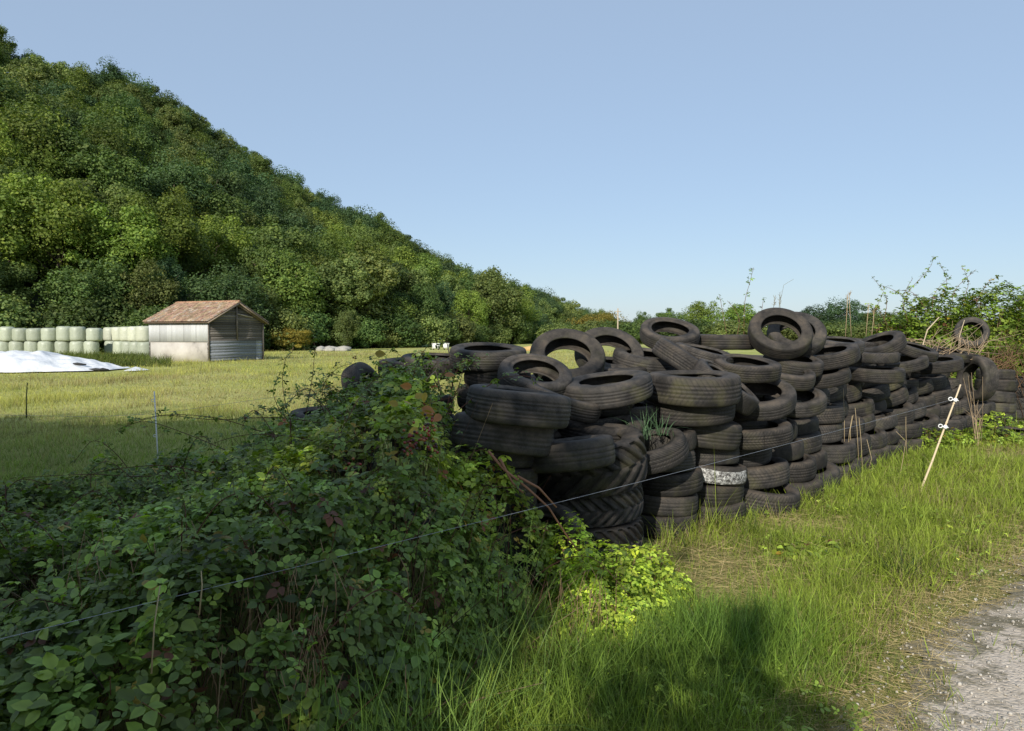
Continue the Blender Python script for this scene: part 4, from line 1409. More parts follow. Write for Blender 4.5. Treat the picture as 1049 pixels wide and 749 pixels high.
    for (px, py) in [(422, 396), (414, 412), (425, 408), (432, 418), (443, 424), (428, 438), (455, 384), (365, 498), (384, 362), (452, 425), (408, 415), (436, 402)]:
        pos.append(tuple(at(px, py, 3.95 if py > 400 else 4.4) - off))
    pos = np.array(pos); n = len(pos)
    nr = r.normal(0, .5, (n, 3)) + np.array([0, -1.0, .6])
    colr = np.array([[.42, .30, .04]]) * r.uniform(.6, 1.2, (n, 1)); colr[::3] = np.array([.38, .16, .05])
    v, p, c = merge(leaf_cloud(pos, nr, r.uniform(.05, .07, n), colr, r, (5,)))
    obj('yellow_leaves', mesh_np('yellow_leaves', v, p, M['leaf'], c), root)




def bush(name, label, dome, n, size, bright, cat='bramble', yellow=.02, seed=5, exp_=.08, shoots=(), shoot_sz=(.03, .05), rad_=.003, warm=(1, 1, 1), every=.07, leafp=1.0, stems=120, kinds=(0, 1, 2, 3, 4)):
    """dome: list of ellipsoids (x,y,rx,ry,h) on the ground"""
    r = np.random.default_rng(seed)
    cx, cy = dome[0][0], dome[0][1]
    root = empty(name, (cx, cy, 0)); tag(root, label, cat)
    off = np.array([cx, cy, 0])
    P_, Nn = [], []
    wts = np.array([d[2] * d[3] + d[4] * d[2] for d in dome]); wts = wts / wts.sum()
    for d, w_ in zip(dome, wts):
        m = int(n * w_)
        u = r.normal(0, 1, (m, 3)); u /= np.linalg.norm(u, axis=1, keepdims=True); u[:, 2] = np.abs(u[:, 2])
        rr_ = 1 - np.minimum(r.exponential(exp_ / max(d[2], .3), m), .8)
        nz = .75 + .5 * fbm(u[:, 0] * 2.5 + 7 + seed, u[:, 1] * 2.5 + u[:, 2] * 2 + seed, seed)
        p = np.stack([d[0] + u[:, 0] * d[2] * rr_ * nz, d[1] + u[:, 1] * d[3] * rr_ * nz, u[:, 2] * d[4] * rr_ * nz], 1)
        P_.append(p); Nn.append(u * .8)
    pos = np.concatenate(P_); nr = np.concatenate(Nn) + r.normal(0, .4, (len(pos), 3)) + np.array([0, 0, .7])
    nr[:, 2] = np.abs(nr[:, 2]) + .1
    col = leaf_cols(len(pos), r, bright, yellow) * np.array(warm)
    col *= (.65 + .7 * fbm(pos[:, 0] * 3, pos[:, 1] * 3 + pos[:, 2] * 3, seed + 4))[:, None]
    v, p, c = merge(leaf_cloud(pos - off, nr, r.uniform(size * .7, size * 1.3, len(pos)), col, r, kinds))
    obj('foliage', mesh_np('foliage', v, p, M['leaf'], c), root)
    mb = MB(); rr = random.Random(seed)
    for k in range(stems):
        d = rr.choice(dome); a = rr.uniform(0, 6.28); q = rr.uniform(.1, .8)
        p0 = Vector((d[0] + math.cos(a) * d[2] * q * .5, d[1] + math.sin(a) * d[3] * q * .5, 0))
        p2 = Vector((d[0] + math.cos(a) * d[2] * q, d[1] + math.sin(a) * d[3] * q, d[4] * math.sqrt(max(.05, 1 - q * q)) * .9))
        o = Vector(off)
        mb.tube([p0 - o, p0.lerp(p2, .5) - o + Vector((rr.uniform(-.1, .1) * d[2], 0, .05)), p2 - o], rad_, 4, rr.choice([(.16, .09, .05), (.26, .19, .11), (.1, .05, .03)]), False)
    mb.build('stems', M['stem'], root)
    if shoots:
        o = Vector(off)
        for sp in shoots:
            mb, lp = cane_leaves([[at(*q) - o for q in sp]], r, shoot_sz, every, bright, rad_, (.16, .09, .05), leafp=leafp)
            so_ = mb.build('shoot', M['stem'], root)
            v, p, c = merge(lp); c = c * np.array(warm)
            obj('shoot_leaves', mesh_np('shoot_leaves', v, p, M['leaf'], c), so_)
    return root


bush('young_bramble', 'bright sunlit lime green young bramble in front of the tractor tyre', [(.60, 4.45, .38, .36, .42), (.88, 4.72, .28, .3, .34), (.52, 4.05, .32, .28, .28), (.40, 4.75, .22, .25, .52)], 3000, .032, 2.4,
     seed=9, exp_=.07, warm=(1.35, 1.15, .8), yellow=.004, stems=60)
# right hand bramble behind the pile
sh = [[(905, 330, 15), (908, 305, 15), (893, 283, 15)], [(925, 320, 15), (930, 300, 15.2), (952, 275, 15.2), (956, 262, 15.2)], [(960, 315, 15.5), (970, 290, 15.5), (962, 268, 15.5)],
      [(940, 320, 15), (920, 300, 15), (902, 292, 15)], [(985, 312, 15.5), (992, 290, 15.5), (985, 272, 15.5)], [(1000, 310, 15.5), (1012, 290, 15.6), (1024, 283, 15.6)],
      [(950, 320, 14.6), (935, 300, 14.6), (915, 298, 14.6)], [(975, 310, 15), (980, 295, 15), (1000, 276, 15)], [(910, 335, 14.5), (900, 318, 14.4), (888, 312, 14.4)], [(930, 330, 14.5), (925, 306, 14.4), (935, 285, 14.4)], [(955, 320, 15), (958, 300, 15), (975, 282, 15)],
      [(1010, 305, 16), (1020, 295, 16), (1035, 290, 16)], [(900, 345, 14.6), (895, 325, 14.6), (905, 300, 14.6)]]
bush('bramble_bush', 'tall bramble bush with loose shoots against the sky behind the right end of the pile',
     [(8.6, 15.6, 1.3, 1.0, 2.6), (9.9, 15.9, 1.3, 1.0, 2.75), (7.6, 15.2, .8, .7, 2.2), (11.2, 16.2, 1.3, 1.2, 2.8), (9.3, 14.6, 1.0, .6, 1.6), (10.2, 14.5, 1.0, .6, 1.65), (12.6, 16.6, 1.3, 1.2, 2.7)], 30000, .075, 1.0,
     seed=14, exp_=.16, shoots=sh, shoot_sz=(.045, .075), rad_=.006, warm=(1.15, 1.1, .9), yellow=.02, every=.07, stems=300)
bush('weed_patch', 'leafy green nettle like weeds in the grass under the cane', [(6.1, 10.9, .45, .3, .35), (6.6, 11.2, .4, .3, .3)], 900, .04, 1.4, 'weeds', seed=17, warm=(1.2, 1.1, .8), stems=20)
bush('weed_patch', 'leafy green weeds at the right edge beside the half sunk tyre', [(7.4, 11.6, .5, .35, .35), (8.0, 12.3, .5, .35, .45), (7.9, 11.3, .4, .3, .25)], 1200, .045, 1.5, 'weeds', seed=18, warm=(1.2, 1.1, .8), stems=20)
bush('weed_patch', 'low broad leaved weeds in the middle of the sunlit verge', [(2.15, 5.6, .25, .16, .14), (2.5, 5.8, .18, .14, .12)], 150, .055, 1.3, 'weeds', seed=19, warm=(1.2, 1.05, .9), stems=6, kinds=(5,))
# tall shoots rising behind the middle of the pile
bush('bramble_shoots', 'thin tall bramble shoots rising behind the highest tyres against the sky', [(2.6, 9.8, .5, .4, 1.75)], 500, .035, 1.2, seed=23, exp_=.2,
     shoots=[[(762, 345, 9.6), (763, 310, 9.6), (768, 290, 9.6), (772, 274, 9.6)], [(745, 345, 9.6), (740, 318, 9.6), (737, 302, 9.6)], [(775, 340, 9.6), (780, 320, 9.6), (782, 306, 9.6)], [(755, 345, 9.6), (757, 325, 9.6), (745, 308, 9.6)]],
     shoot_sz=(.028, .04), rad_=.004, every=.10, stems=20)

# ------------------------------------------------------------------ grasses
def blade_t(bend, nseg=3, tipw=.25):
    V = []
    for i in range(nseg + 1):
        t = i / nseg
        x = bend * t * t; z = t * (1 - .28 * abs(bend) * t)
        wd = (1 - t) ** .7 * .5 + .02
        if i == nseg: V.append((x, 0, z))
        else: V += [(x, -wd, z), (x, wd, z)]
    q = [[2 * i, 2 * i + 1, 2 * i + 3, 2 * i + 2] for i in range(nseg - 1)]
    t3 = [[2 * nseg - 2, 2 * nseg - 1, 2 * nseg]]
    tc_ = [v[2] * .75 + .45 for v in V]
    return np.array(V), [np.array(q), np.array(t3)], np.array(tc_)


BL = [blade_t(b) for b in (.1, .35, .6, .95)]
BLs = [blade_t(b, 2) for b in (.2, .6)]
GREEN = np.array([.235, .325, .045]); LUSH = np.array([.10, .19, .032]); STRAW = np.array([.62, .49, .25])


def blades(x, y, z, hgt, wid, col, r, T=BL, lean=.25):
    parts = []; which = r.integers(0, len(T), len(x))
    for k in range(len(T)):
        s = which == k; n = s.sum()
        if n == 0: continue
        nrm = np.stack([r.normal(0, lean, n), r.normal(0, lean, n), np.ones(n)], 1)
        R = frames(nrm, r.uniform(0, 2 * PI, n))
        # blade width runs along local y, height along z, bend along x
        sc = np.stack([hgt[s], wid[s], hgt[s]], 1)
        parts.append(batch(T[k][0], T[k][1], R, np.stack([x[s], y[s], z[s]], 1), sc, col[s], T[k][2]))
    return parts


near_thicket()


def wall_front(x):   # y of the foot of the tyre wall for a given x
    return np.interp(x, [-1, .2, .9, 1.3, 1.85, 2.4, 3.4, 4.4, 5.3, 6.4, 7.2, 9], [5.0, 5.15, 5.4, 6.15, 6.6, 7.0, 8.2, 9.5, 10.6, 11.5, 12.0, 13.5])


def verge():
    r = np.random.default_rng(5)
    n = 230000
    Y = 2.4 * (14.5 / 2.4) ** r.uniform(0, 1, n)
    Y = np.where(r.uniform(0, 1, n) < .3, r.uniform(2.4, 14.5, n), Y)
    X = r.uniform(-1.2, .80 * Y + .6, n)
    pxe = path_x(Y)
    inpath = X - pxe
    wf = wall_front(X)
    yf = np.interp(X, [-6, -3, -1.2, -.4, .1, .3, .5], [.7, 1.0, 1.75, 2.75, 3.9, 4.6, 5.3])
    edge = fbm(X * 1.9, Y * 1.9, 61)
    keep = (Y < wf + .03) & ((inpath < -.05 + (edge - .5) * .7) | ((inpath < 1.3) & (r.uniform(0, 1, n) < .35 * np.clip(fbm(X * 2.6, Y * 2.6, 63) - .5 + .25 * np.clip(1 - inpath / .5, 0, 1), 0, 1) / .3)))
    keep &= (Y < yf + .6) | (X > .3)
    X, Y, inpath = X[keep], Y[keep], inpath[keep]
    n = len(X)
    f1 = fbm(X * .9, Y * .9, 71); f2 = fbm(X * 3.3, Y * 3.3, 72)
    # bare straw patch at the foot of the tyres
    patch = 1.0 * np.exp(-(((X - 1.5) / .5) ** 2 + ((Y - 5.4) / .55) ** 2)) + .8 * np.exp(-(((X - 1.3) / .25) ** 2 + ((Y - 4.75) / .3) ** 2)) + .8 * np.exp(-(((X - 2.6) / .4) ** 2 + ((Y - 6.6) / .35) ** 2)) + .7 * np.exp(-(((X - 6.9) / .5) ** 2 + ((Y - 10.3) / .5) ** 2))
    nearpath = np.clip(1 + inpath / .55, 0, 1)
    dryness = np.clip(.15 + .55 * (f1 - .42) * 2 + .65 * patch + .5 * nearpath + .25 * (f2 - .5), 0.02, .97)
    lush = np.exp(-(((X - 1.15) / .55) ** 2 + ((Y - 3.9) / .55) ** 2)) + .8 * np.exp(-(((X - .4) / .6) ** 2 + ((Y - 3.3) / .5) ** 2))
    dryness *= np.clip(1 - lush, .15, 1)
    thin = (r.uniform(0, 1, n) < 1 - .6 * np.clip(patch, 0, 1))
    dry = r.uniform(0, 1, n) < dryness
    hgt = np.where(dry, r.uniform(.05, .2, n), r.uniform(.10, .29, n)) * (.35 + 1.0 * f2) * (1 + .7 * np.clip(lush, 0, 1)) * (1 - .55 * np.clip(patch, 0, 1)) * (1 - .5 * nearpath)
    foot_ = (wall_front(X) - Y < .3) & (r.uniform(0, 1, n) < .3); hgt = np.where(foot_, hgt * 1.5, hgt)
    tall = r.uniform(0, 1, n) < .012; hgt = np.where(tall, hgt * 1.9, hgt)
    wid = np.where(dry, r.uniform(.0012, .003, n), r.uniform(.002, .0062, n)) * np.interp(Y, [3, 6, 12], [1.1, 1.35, 2.0])
    gcol = GREEN * (1 - np.clip(lush, 0, 1)[:, None]) + LUSH * np.clip(lush, 0, 1)[:, None]
    col = np.where(dry[:, None], STRAW * r.uniform(.45, 1.15, n)[:, None], gcol * (r.uniform(.55, 1.45, n) * (.55 + .95 * fbm(X * 6, Y * 6, 75)))[:, None] * (1 + .5 * f1[:, None] * np.array([.6, .25, 0])))
    k = thin
    z = ground_z(X, Y) - .005
    parts = blades(X[k], Y[k], z[k], hgt[k], wid[k], col[k], r, BL, .33)
    v, p, c = merge(parts)
    tag(obj('verge_grass', mesh_np('verge_grass', v, p, M['grass'], c)), kind='stuff')
    print('verge blades', k.sum())
    # clover and broad leaved weeds scattered through the verge
    n = 5200
    Y = 2.6 * (12 / 2.6) ** r.uniform(0, 1, n); X = r.uniform(0, .78 * Y + .4, n)
    keep = (Y < wall_front(X) - .05) & (X < path_x(Y) + .1) & (fbm(X * 1.6, Y * 1.6, 77) > .52); X, Y = X[keep], Y[keep]; n = len(X)
    pos = np.stack([X, Y, r.uniform(.03, .15, n)], 1); nr = r.normal(0, .35, (n, 3)) + np.array([0, -.1, 1])
    v, p, c = merge(leaf_cloud(pos, nr, r.uniform(.012, .034, n), leaf_cols(n, r, 1.5, .01) * np.array([1.25, 1.1, .9]), r))
    tag(obj('clover', mesh_np('clover', v, p, M['leaf'], c)), kind='stuff')
    # short grass under and beside (dead thatch lying flat)
    n = 60000
    Y = 2.6 * (14 / 2.6) ** r.uniform(0, 1, n); X = r.uniform(-.6, .78 * Y + .4, n)
    keep = (Y < wall_front(X)) & (X < path_x(Y) + .25)
    pt = 1.3 * np.exp(-(((X - 1.45) / .6) ** 2 + ((Y - 5.35) / .7) ** 2)) + .7 * np.exp(-(((X - path_x(Y)) / .45) ** 2)) + np.exp(-(((X - 2.6) / .5) ** 2 + ((Y - 6.6) / .4) ** 2))
    keep &= r.uniform(0, 1, n) < .3 + .6 * pt; X, Y = X[keep], Y[keep]; n = len(X)
    nrm = np.stack([r.normal(0, 1, n), r.normal(0, 1, n), r.uniform(.0, .35, n)], 1)
    R = frames(nrm, r.uniform(0, 6.28, n)); hh = r.uniform(.06, .22, n)
    sc = np.stack([hh, r.uniform(.001, .0025, n) * np.interp(Y, [3, 10], [1, 1.8]), hh], 1)
    v, p, c = batch(BL[1][0], BL[1][1], R, np.stack([X, Y, ground_z(X, Y) + r.uniform(.005, .06, n)], 1), sc, STRAW * r.uniform(.4, 1.1, n)[:, None], None)
    tag(obj('dead_thatch', mesh_np('dead_thatch', v, p, M['grass'], c)), kind='stuff')


verge()


def field():
    r = np.random.default_rng(6)
    n = 200000
    Y = 5.2 * (75 / 5.2) ** r.uniform(0, 1, n); X = r.uniform(-.80 * Y - 1, .25 * Y, n)
    back = np.interp(X, [-20, -6, -3, -1.5, -.5, .5, 2, 4, 8, 20], [5, 5.2, 5.6, 6.0, 7.4, 8, 10, 12, 15, 26])
    keep = (Y > back)
    # not inside the shed or the heap
    keep &= ~((X > -26) & (X < -17) & (Y > 32.9) & (Y < 38.3))
    X, Y = X[keep], Y[keep]; n = len(X)
    f1 = fbm(X * .22, Y * .22, 81); f2 = fbm(X * 1.4, Y * 1.4, 82)
    dry = r.uniform(0, 1, n) < np.clip(.46 + 2.4 * (f1 - .45), .08, .92) * np.interp(Y, [10, 17], [.35, 1])  # fewer dry blades nearby, so the field's shade band reads deeper
    hgt = r.uniform(.04, .12, n) * (.6 + .9 * f2) * np.interp(Y, [6, 20, 60], [1.2, 1.0, 1.3])
    wid = r.uniform(.002, .004, n) * np.interp(Y, [6, 20, 75], [1.2, 3, 9])
    clp = (.6 + .8 * fbm(X * 2.2, Y * .9, 84))[:, None]
    hgt = hgt * (.6 + .9 * fbm(X * 1.1, Y * .7, 85)) * (1 + 1.6 * (fbm(X * .5, Y * .35, 86) > .63))
    col = clp * np.where(dry[:, None], STRAW * np.array([.85, .9, .75]) * r.uniform(.5, 1.1, n)[:, None], (np.array([.26, .36, .07]) + np.interp(Y, [11, 18], [0, 1])[:, None] * np.array([.24, .13, .05])) * r.uniform(.7, 1.4, n)[:, None])  # nearer blades darker green: shade of the near field put into their colour
    v, p, c = merge(blades(X, Y, np.zeros(n) + ground_z(X, Y) * (Y < 29), hgt, wid, col, r, BLs, .35))
    tag(obj('meadow_grass', mesh_np('meadow_grass', v, p, M['grass'], c)), kind='stuff')
    # long grass round the bales, heap and shed
    n = 14000
    px = r.uniform(-40, 175, n); Yb = r.uniform(39.5, 60, n)
    k = (r.uniform(0, 1, n) < np.interp(px, [-40, 90, 130, 175], [.7, 1, .8, .5])); px, Yb = px[k], Yb[k]
    X = (px - 524.5) / FPX * Yb; f = fbm(X * .5, Yb * .3, 90); n = len(X)
    hgt = r.uniform(.2, .75, n) * (.4 + 1.0 * f)
    col = np.array([.07, .105, .02]) * r.uniform(.6, 1.6, n)[:, None] * (1 + f[:, None] * np.array([.5, .2, 0]))
    v, p, c = merge(blades(X, Yb, np.zeros(n), hgt, r.uniform(.02, .045, n), col, r, BL, .35))
    tag(obj('rank_grass', mesh_np('rank_grass', v, p, M['grass'], c)), kind='stuff')


field()


def tuft(px, py, Y, n, h, label, colr=(.06, .12, .03), seed=1, wid=.004, spread=.05, lean=.3, name='grass_tuft', cat='grass tuft', group=None, T=BL, z0=None):
    r = np.random.default_rng(seed); p = at(px, py, Y)
    if z0 is not None: p.z = z0
    x = r.normal(0, spread, n); y = r.normal(0, spread, n)
    col = np.array(colr) * r.uniform(.6, 1.4, n)[:, None]
    v, f, c = merge(blades(x, y, np.zeros(n), r.uniform(.5, 1, n) * h, np.full(n, wid) * r.uniform(.6, 1.2, n), col, r, T, lean))
    o = obj(name, mesh_np(name, v, f, M['grass'], c)); o.location = p
    return tag(o, label, cat, group)


tuft(659, 450, 5.9, 34, .32, 'long blue green grass tuft growing between tyres left of the big flat tyre', (.15, .26, .13), 2, .006, .03, .35)
tuft(676, 446, 5.95, 30, .28, 'smaller blue green grass tuft just right of the long one between tyres', (.15, .26, .13), 3, .006, .03, .35)
tuft(772, 432, 7.1, 9, .2, 'few bright green blades sprouting from a tyre middle', (.16, .22, .05), 4, .005, .015, .4)
tuft(766, 545, 6.2, 22, .34, 'upright green grass blades at the foot of the stack right of the painted tyre', (.10, .16, .03), 6, .0035, .05, .15)
tuft(700, 560, 5.8, 16, .3, 'green grass blades at the foot of the white painted tyre stack', (.10, .16, .03), 7, .0035, .04, .25)
tuft(415, 700, 2.72, 150, .8, 'tall green grass clump standing in front of the brambles near the bottom centre', (.19, .30, .06), 8, .007, .15, .3, z0=0)
tuft(360, 690, 2.55, 80, .75, 'smaller tall grass clump in the dark brambles left of the bottom centre clump', (.16, .26, .05), 18, .006, .13, .3, z0=0)
tuft(480, 640, 3.3, 110, .8, 'tall dark grass clump between the brambles and the bright young bramble', (.18, .28, .06), 9, .0065, .16, .28, z0=0)
tuft(455, 560, 3.7, 110, 1.1, 'wiry grass clump rising out of the brambles below the black tyres', (.17, .27, .055), 10, .006, .12, .3, z0=0)
tuft(515, 580, 3.95, 90, .95, 'grass clump in front of the shaded stack left of the tractor tyre', (.17, .27, .055), 12, .006, .12, .28, z0=0)
tuft(545, 690, 3.7, 120, .5, 'straw and green grass clump at the foot of the brambles', (.12, .14, .04), 13, .004, .14, .3, z0=0)
tuft(440, 720, 2.75, 120, .55, 'low spreading grass clump at the bottom edge of the picture left of centre', (.18, .27, .055), 28, .006, .2, .4, z0=0)
tuft(500, 700, 3.2, 110, .5, 'arching grass clump at the bottom edge right of the tall clumps', (.18, .28, .05), 29, .006, .18, .45, z0=0)
tuft(925, 595, 5.15, 60, .36, 'dark flattened grass clump beside the gravel path', (.035, .075, .02), 14, .005, .07, .75, z0=0)
# dry stalks
def stalks(label, paths, colr=(.42, .33, .19), r0=.004, name='dry_stalk', cat='dry stalk', head=False, group=None):
    mb = MB(); rr = random.Random(len(label))
    for sp in paths:
        P = [at(*q) for q in sp]
        mb.tube(P, [r0 * (1 - .6 * i / len(P)) for i in range(len(P))], 5, colr)
        if head:
            a, b = P[-2], P[-1]
            for k in range(24):
                q = a.lerp(b, rr.uniform(.3, 1)); mb.tube([q, q + Vector((rr.uniform(-.03, .03), rr.uniform(-.02, .02), rr.uniform(.01, .05)))], .0015, 3, colr, False)
    return tag(mb.build(name, M['stem']), label, cat, group)


stalks('pale thick dry stalk arching up in front of the right hand bramble', [[(943, 376, 11.9), (945, 355, 11.9), (950, 338, 11.9), (962, 325, 11.9)]], (.5, .4, .27), .016)
stalks('thin pale dry stalk curving up to the upright tyre in the bramble', [[(982, 358, 13.8), (983, 344, 13.8), (988, 328, 13.8)]], (.5, .4, .27), .011)
stalks('tall thin grass stalk with drooping head against the sky', [[(800, 335, 8.9), (799, 310, 8.9), (803, 292, 8.9), (813, 286, 8.9)]], (.22, .2, .13), .003)
stalks('left one of two thin seed stalks beside the drooping grass stalk', [[(792, 318, 8.9), (794, 304, 8.9)]], (.22, .2, .13), .003, head=True)
stalks('right one of two thin seed stalks beside the drooping grass stalk', [[(798, 318, 8.9), (799, 302, 8.9)]], (.22, .2, .13), .003, head=True)
for sp in [[(866, 345, 11), (868, 312, 11), (868, 302, 11)], [(872, 345, 11), (870, 305, 11), (871, 300, 11)], [(893, 345, 11.5), (895, 325, 11.5), (895, 318, 11.5)], [(887, 345, 11.5), (889, 322, 11.5), (890, 312, 11.5)]]:
    stalks('dry upright seed stalk standing behind the flat tyre right of the top', [sp], (.40, .30, .18), .006, head=True, group='seed stalks behind the pile')
for sp in [[(865, 475, 9.0), (865, 430, 9.0), (864, 398, 9.0)], [(872, 470, 9.1), (871, 440, 9.1), (874, 425, 9.1)], [(880, 480, 9.0), (878, 440, 9.0), (876, 418, 9.0)], [(884, 490, 8.8), (882, 450, 8.8), (880, 428, 8.8)], [(929, 470, 9.9), (928, 440, 9.9), (928, 427, 9.9)],
           [(920, 498, 8.9), (925, 470, 8.9), (928, 452, 8.9), (918, 442, 8.9)], [(868, 470, 8.9), (870, 444, 8.9), (873, 426, 8.9)], [(890, 480, 9), (893, 470, 9), (888, 450, 9)]]:
    stalks('thin dry weed stem standing before the stacks left of the cane', [sp], (.40, .31, .18), .004, group='dry weed stems before the stacks')
stalks('tangle of pale dry twigs on the tyres below the right hand bramble', [[(930 + 9 * k + random.uniform(-4, 4), 352 + random.uniform(-6, 22), 12.3), (945 + 8 * k + random.uniform(-14, 14), 345 + random.uniform(0, 20), 12.4), (955 + 8 * k + random.uniform(-28, 28), 344 + random.uniform(-14, 26), 12.5)] for k in range(9) for _ in range(5)], (.34, .25, .16), .0055, 'twig_tangle', 'twigs')
stalks('rusty brown dead bracken heap at the right edge of the picture', [[(1010 + random.uniform(-10, 45), 400 + random.uniform(-40, 30), 13.2), (1015 + random.uniform(-10, 45), 375 + random.uniform(-40, 30), 13.4), (1020 + random.uniform(-10, 45), 362 + random.uniform(-30, 30), 13.5)] for k in range(45)], (.17, .10, .055), .005, 'dead_bracken', 'dead bracken')
stalks('clump of pale dead stems hanging beside the end of the tyre wall', [[(1000 + random.uniform(-4, 6), 470, 11.0), (1002 + random.uniform(-6, 6), 430, 11.2), (998 + random.uniform(-12, 12), 395 + random.uniform(-15, 30), 11.4)] for k in range(15)], (.34, .25, .15), .004, 'dead_weed_clump', 'dead weeds')
stalks('reddish brown dead bramble cane slanting across the tractor tyre', [[(500, 462, 4.4), (515, 480, 4.4), (540, 500, 4.4), (562, 520, 4.45), (580, 548, 4.5), (598, 572, 4.6)], [(512, 470, 4.4), (525, 495, 4.4), (536, 505, 4.4)], [(530, 488, 4.4), (552, 500, 4.42), (570, 520, 4.45)]], (.30, .15, .085), .009, 'dead_cane', 'dead cane')
stalks('forked pale dead twig in the bramble top near the yellow leaves', [[(452, 400, 4.5), (446, 380, 4.5), (449, 372, 4.5), (461, 366, 4.5)], [(436, 390, 4.5), (446, 380, 4.5)], [(461, 366, 4.5), (458, 352, 4.5)]], (.36, .27, .2), .004, 'dead_twig', 'twig')
rs = random.Random(8)
dp = []
for k in range(260):
    px = rs.choice([rs.gauss(305, 22), rs.gauss(300, 30), rs.gauss(210, 50), rs.gauss(130, 60), rs.gauss(480, 40), rs.gauss(600, 20)]); py = rs.uniform(560, 720) if px < 420 else rs.uniform(600, 690)
    Y = np.interp(py, [500, 600, 740], [3.9, 3.0, 2.55]) - .02
    if px > 420: Y = np.interp(py, [560, 690], [4.2, 3.7])
    l = rs.uniform(20, 80)
    dp.append([(px, py + l * .5, Y), (px + rs.uniform(-6, 6), py, Y - .02), (px + rs.uniform(-14, 14), py - l * .5, Y)])
stalks('dry brown stems and straw standing among the shaded brambles', dp, (.26, .17, .09), .0022, 'dry_undergrowth', 'dry undergrowth')
stalks('taller pale dry stalk crossing the wire at the lower left', [[(155, 690, 2.3), (158, 640, 2.3), (164, 600, 2.3)]], (.42, .34, .2), .003)
stalks('shorter pale dry stalk at the wire, right of the taller one', [[(204, 630, 2.5), (207, 600, 2.5), (206, 585, 2.5)]], (.42, .34, .2), .003)
stalks('lone thin sapling stem standing in the lit field at the far left', [[(27, 428, 13.5), (27, 405, 13.5), (28, 392, 13.5)]], (.10, .11, .04), .014, 'sapling', 'sapling', head=True)

# flower, small
mb = MB(); p = at(447, 556, 3.9)
for k in range(12):
    a = k / 12 * 2 * PI
    mb.ico(p + Vector((math.cos(a) * .009, .0, math.sin(a) * .009)), .006, (.45, .35, .6))
mb.ico(p + Vector((0, -.004, 0)), .008, (.5, .4, .62))
q = MB(); fl = mb.build('flower_head', leaf_mat('petal', .6, 0, 0)); 
fr_ = empty('wild_flower', p); fl.parent = fr_; fl.location = -p
q.tube([Vector((0, .004, 0)), Vector((.01, .05, -.3)), Vector((.0, .1, -p.z))], .0015, 4, (.08, .12, .04)); q.build('stem', M['stem'], fr_)
tag(fr_, 'tiny pale lilac flower above the wire in the shaded grass', 'flower')

# ------------------------------------------------------------------ cane post, insulators, wire, stake
def cane_post():
    top, bot = at(984, 394, 8.15), at(940, 507, 8.05)
    bot.z = min(bot.z, .0) - .05
    t = empty('cane_post', (bot.x, bot.y, 0))
    tag(t, 'leaning pale cane fence post with two white clips on the grass verge', 'post')
    o = Vector((bot.x, bot.y, 0)); mb = MB()
    P = [bot.lerp(top, k / 6) - o for k in range(7)]
    for k in range(1, 6): P[k] += Vector((random.uniform(-.004, .004), 0, 0))
    mb.tube(P, [.012, .0115, .011, .0105, .010, .009, .008], 8)
    for k in range(1, 6): mb.tube([P[k] - Vector((0, 0, .004)), P[k] + Vector((0, 0, .006))], .0135, 8)
    mb.build('cane', simple('pale_cane', (.62, .50, .33), .6, .15, 30), t)
    for f in (.865, .63):
        q = bot.lerp(top, f) - o
        mb = MB()
        mb.tube([q + Vector((.006, -.012, .018)), q + Vector((-.006, -.012, -.018))], .02, 8)
        ring = [q + Vector((-.055 + .022 * math.cos(a), -.015, .012 + .018 * math.sin(a))) for a in np.linspace(0, 2 * PI, 12)]
        mb.tube([q + Vector((0, -.012, 0)), q + Vector((-.034, -.015, .008))], .007, 6)
        mb.tube(ring, .006, 6)
        mb.tube([q + Vector((0, -.012, 0)), q + Vector((.03, -.02, -.006))], .006, 6)
        mb.build('insulator', M['white'], t)
    return bot.lerp(top, .865)


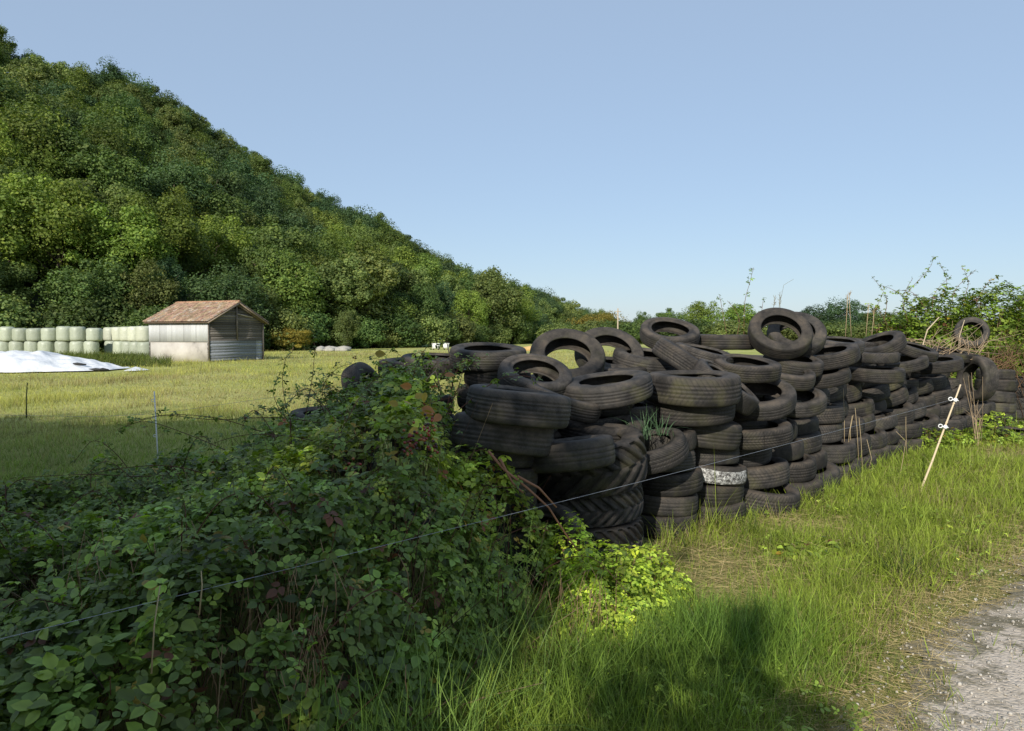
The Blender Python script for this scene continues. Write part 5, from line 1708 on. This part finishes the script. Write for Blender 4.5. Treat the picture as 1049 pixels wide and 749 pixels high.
ins = cane_post()
wa, wb_ = at(0, 648, 2.3), ins + Vector((-.055, -.015, 0))
wa = wa + (wa - wb_) * .25
pts = [wa.lerp(wb_, k / 60) - Vector((0, 0, .035 * math.sin(PI * k / 60))) for k in range(61)]
mb = MB(); mb.tube(pts, .0009, 6)
m, nt, b, out = newmat('polywire')
tc = N(nt, 'ShaderNodeTexCoord'); wv = N(nt, 'ShaderNodeTexWave'); wv.inputs['Scale'].default_value = 90; L(nt, tc.outputs['Object'], wv.inputs[0])
L(nt, mix(nt, wv.outputs['Fac'], (.42, .44, .47), (.16, .19, .26)), b.inputs['Base Color'])
tag(mb.build('fence_wire', m), 'thin white and blue electric fence wire running across the brambles to the cane', 'wire')


def stake():
    top, b0 = at(158, 401, 8.9), at(163, 495, 8.9)
    t = empty('fence_stake', (b0.x, b0.y, 0)); o = Vector((b0.x, b0.y, 0))
    tag(t, 'slim white plastic fence stake standing in the shaded field on the left', 'stake')
    mb = MB(); mb.tube([Vector((b0.x, b0.y, -.05)) - o, top - o], [.008, .007], 8); mb.build('rod', M['white'], t)
    for z in (.5, .72, .92):
        mb = MB(); q = Vector((b0.x, b0.y, 0)).lerp(top, z / top.z) - o
        ring = [q + Vector((.022 * math.cos(a) - .02, 0, .014 * math.sin(a))) for a in np.linspace(0, 2 * PI, 9)]
        mb.tube(ring, .004, 5); mb.build('wire_hook', M['white'], t)


stake()
mb = MB()
mb.tube([at(-60, 424, 9.5), at(95, 427, 9.2), at(160, 424, 8.9), at(330, 400, 8.4), at(420, 384, 8.2)], .002, 5)
tag(mb.build('field_wire', simple('dark_wire', (.35, .33, .3), .6)), 'fainter thin wire strung past the white stake in the field', 'wire')

# loose stones on the path edge ------------------------------------------------
def gravel():
    r = np.random.default_rng(9); n = 9000
    Y = 2.2 * (9 / 2.2) ** r.uniform(0, 1, n); X = path_x(Y) + r.uniform(-.25, 2.6, n)
    k = X < .75 * Y + .4; X, Y = X[k], Y[k]; n = len(X)
    mb = MB(); mb.ico((0, 0, 0), 1)
    tv = np.array(mb.v); tf = [np.array(a) for a in mb.f.values()]
    R = frames(r.normal(0, 1, (n, 3)), r.uniform(0, 6.28, n))
    s = r.exponential(.0025, n) + .002; s = np.minimum(s, .013)
    sc = np.stack([s, s * r.uniform(.5, 1, n), s * r.uniform(.4, .8, n)], 1)
    col = np.array([.50, .46, .40]) * r.uniform(.6, 1.15, n)[:, None]
    v, p, c = batch(tv, tf, R, np.stack([X, Y, ground_z(X, Y) + .018 + s * .2], 1), sc, col)
    tag(obj('loose_gravel', mesh_np('loose_gravel', v, p, leaf_mat('stone', .9, 0, 0, .2), c)), kind='stuff')


gravel()
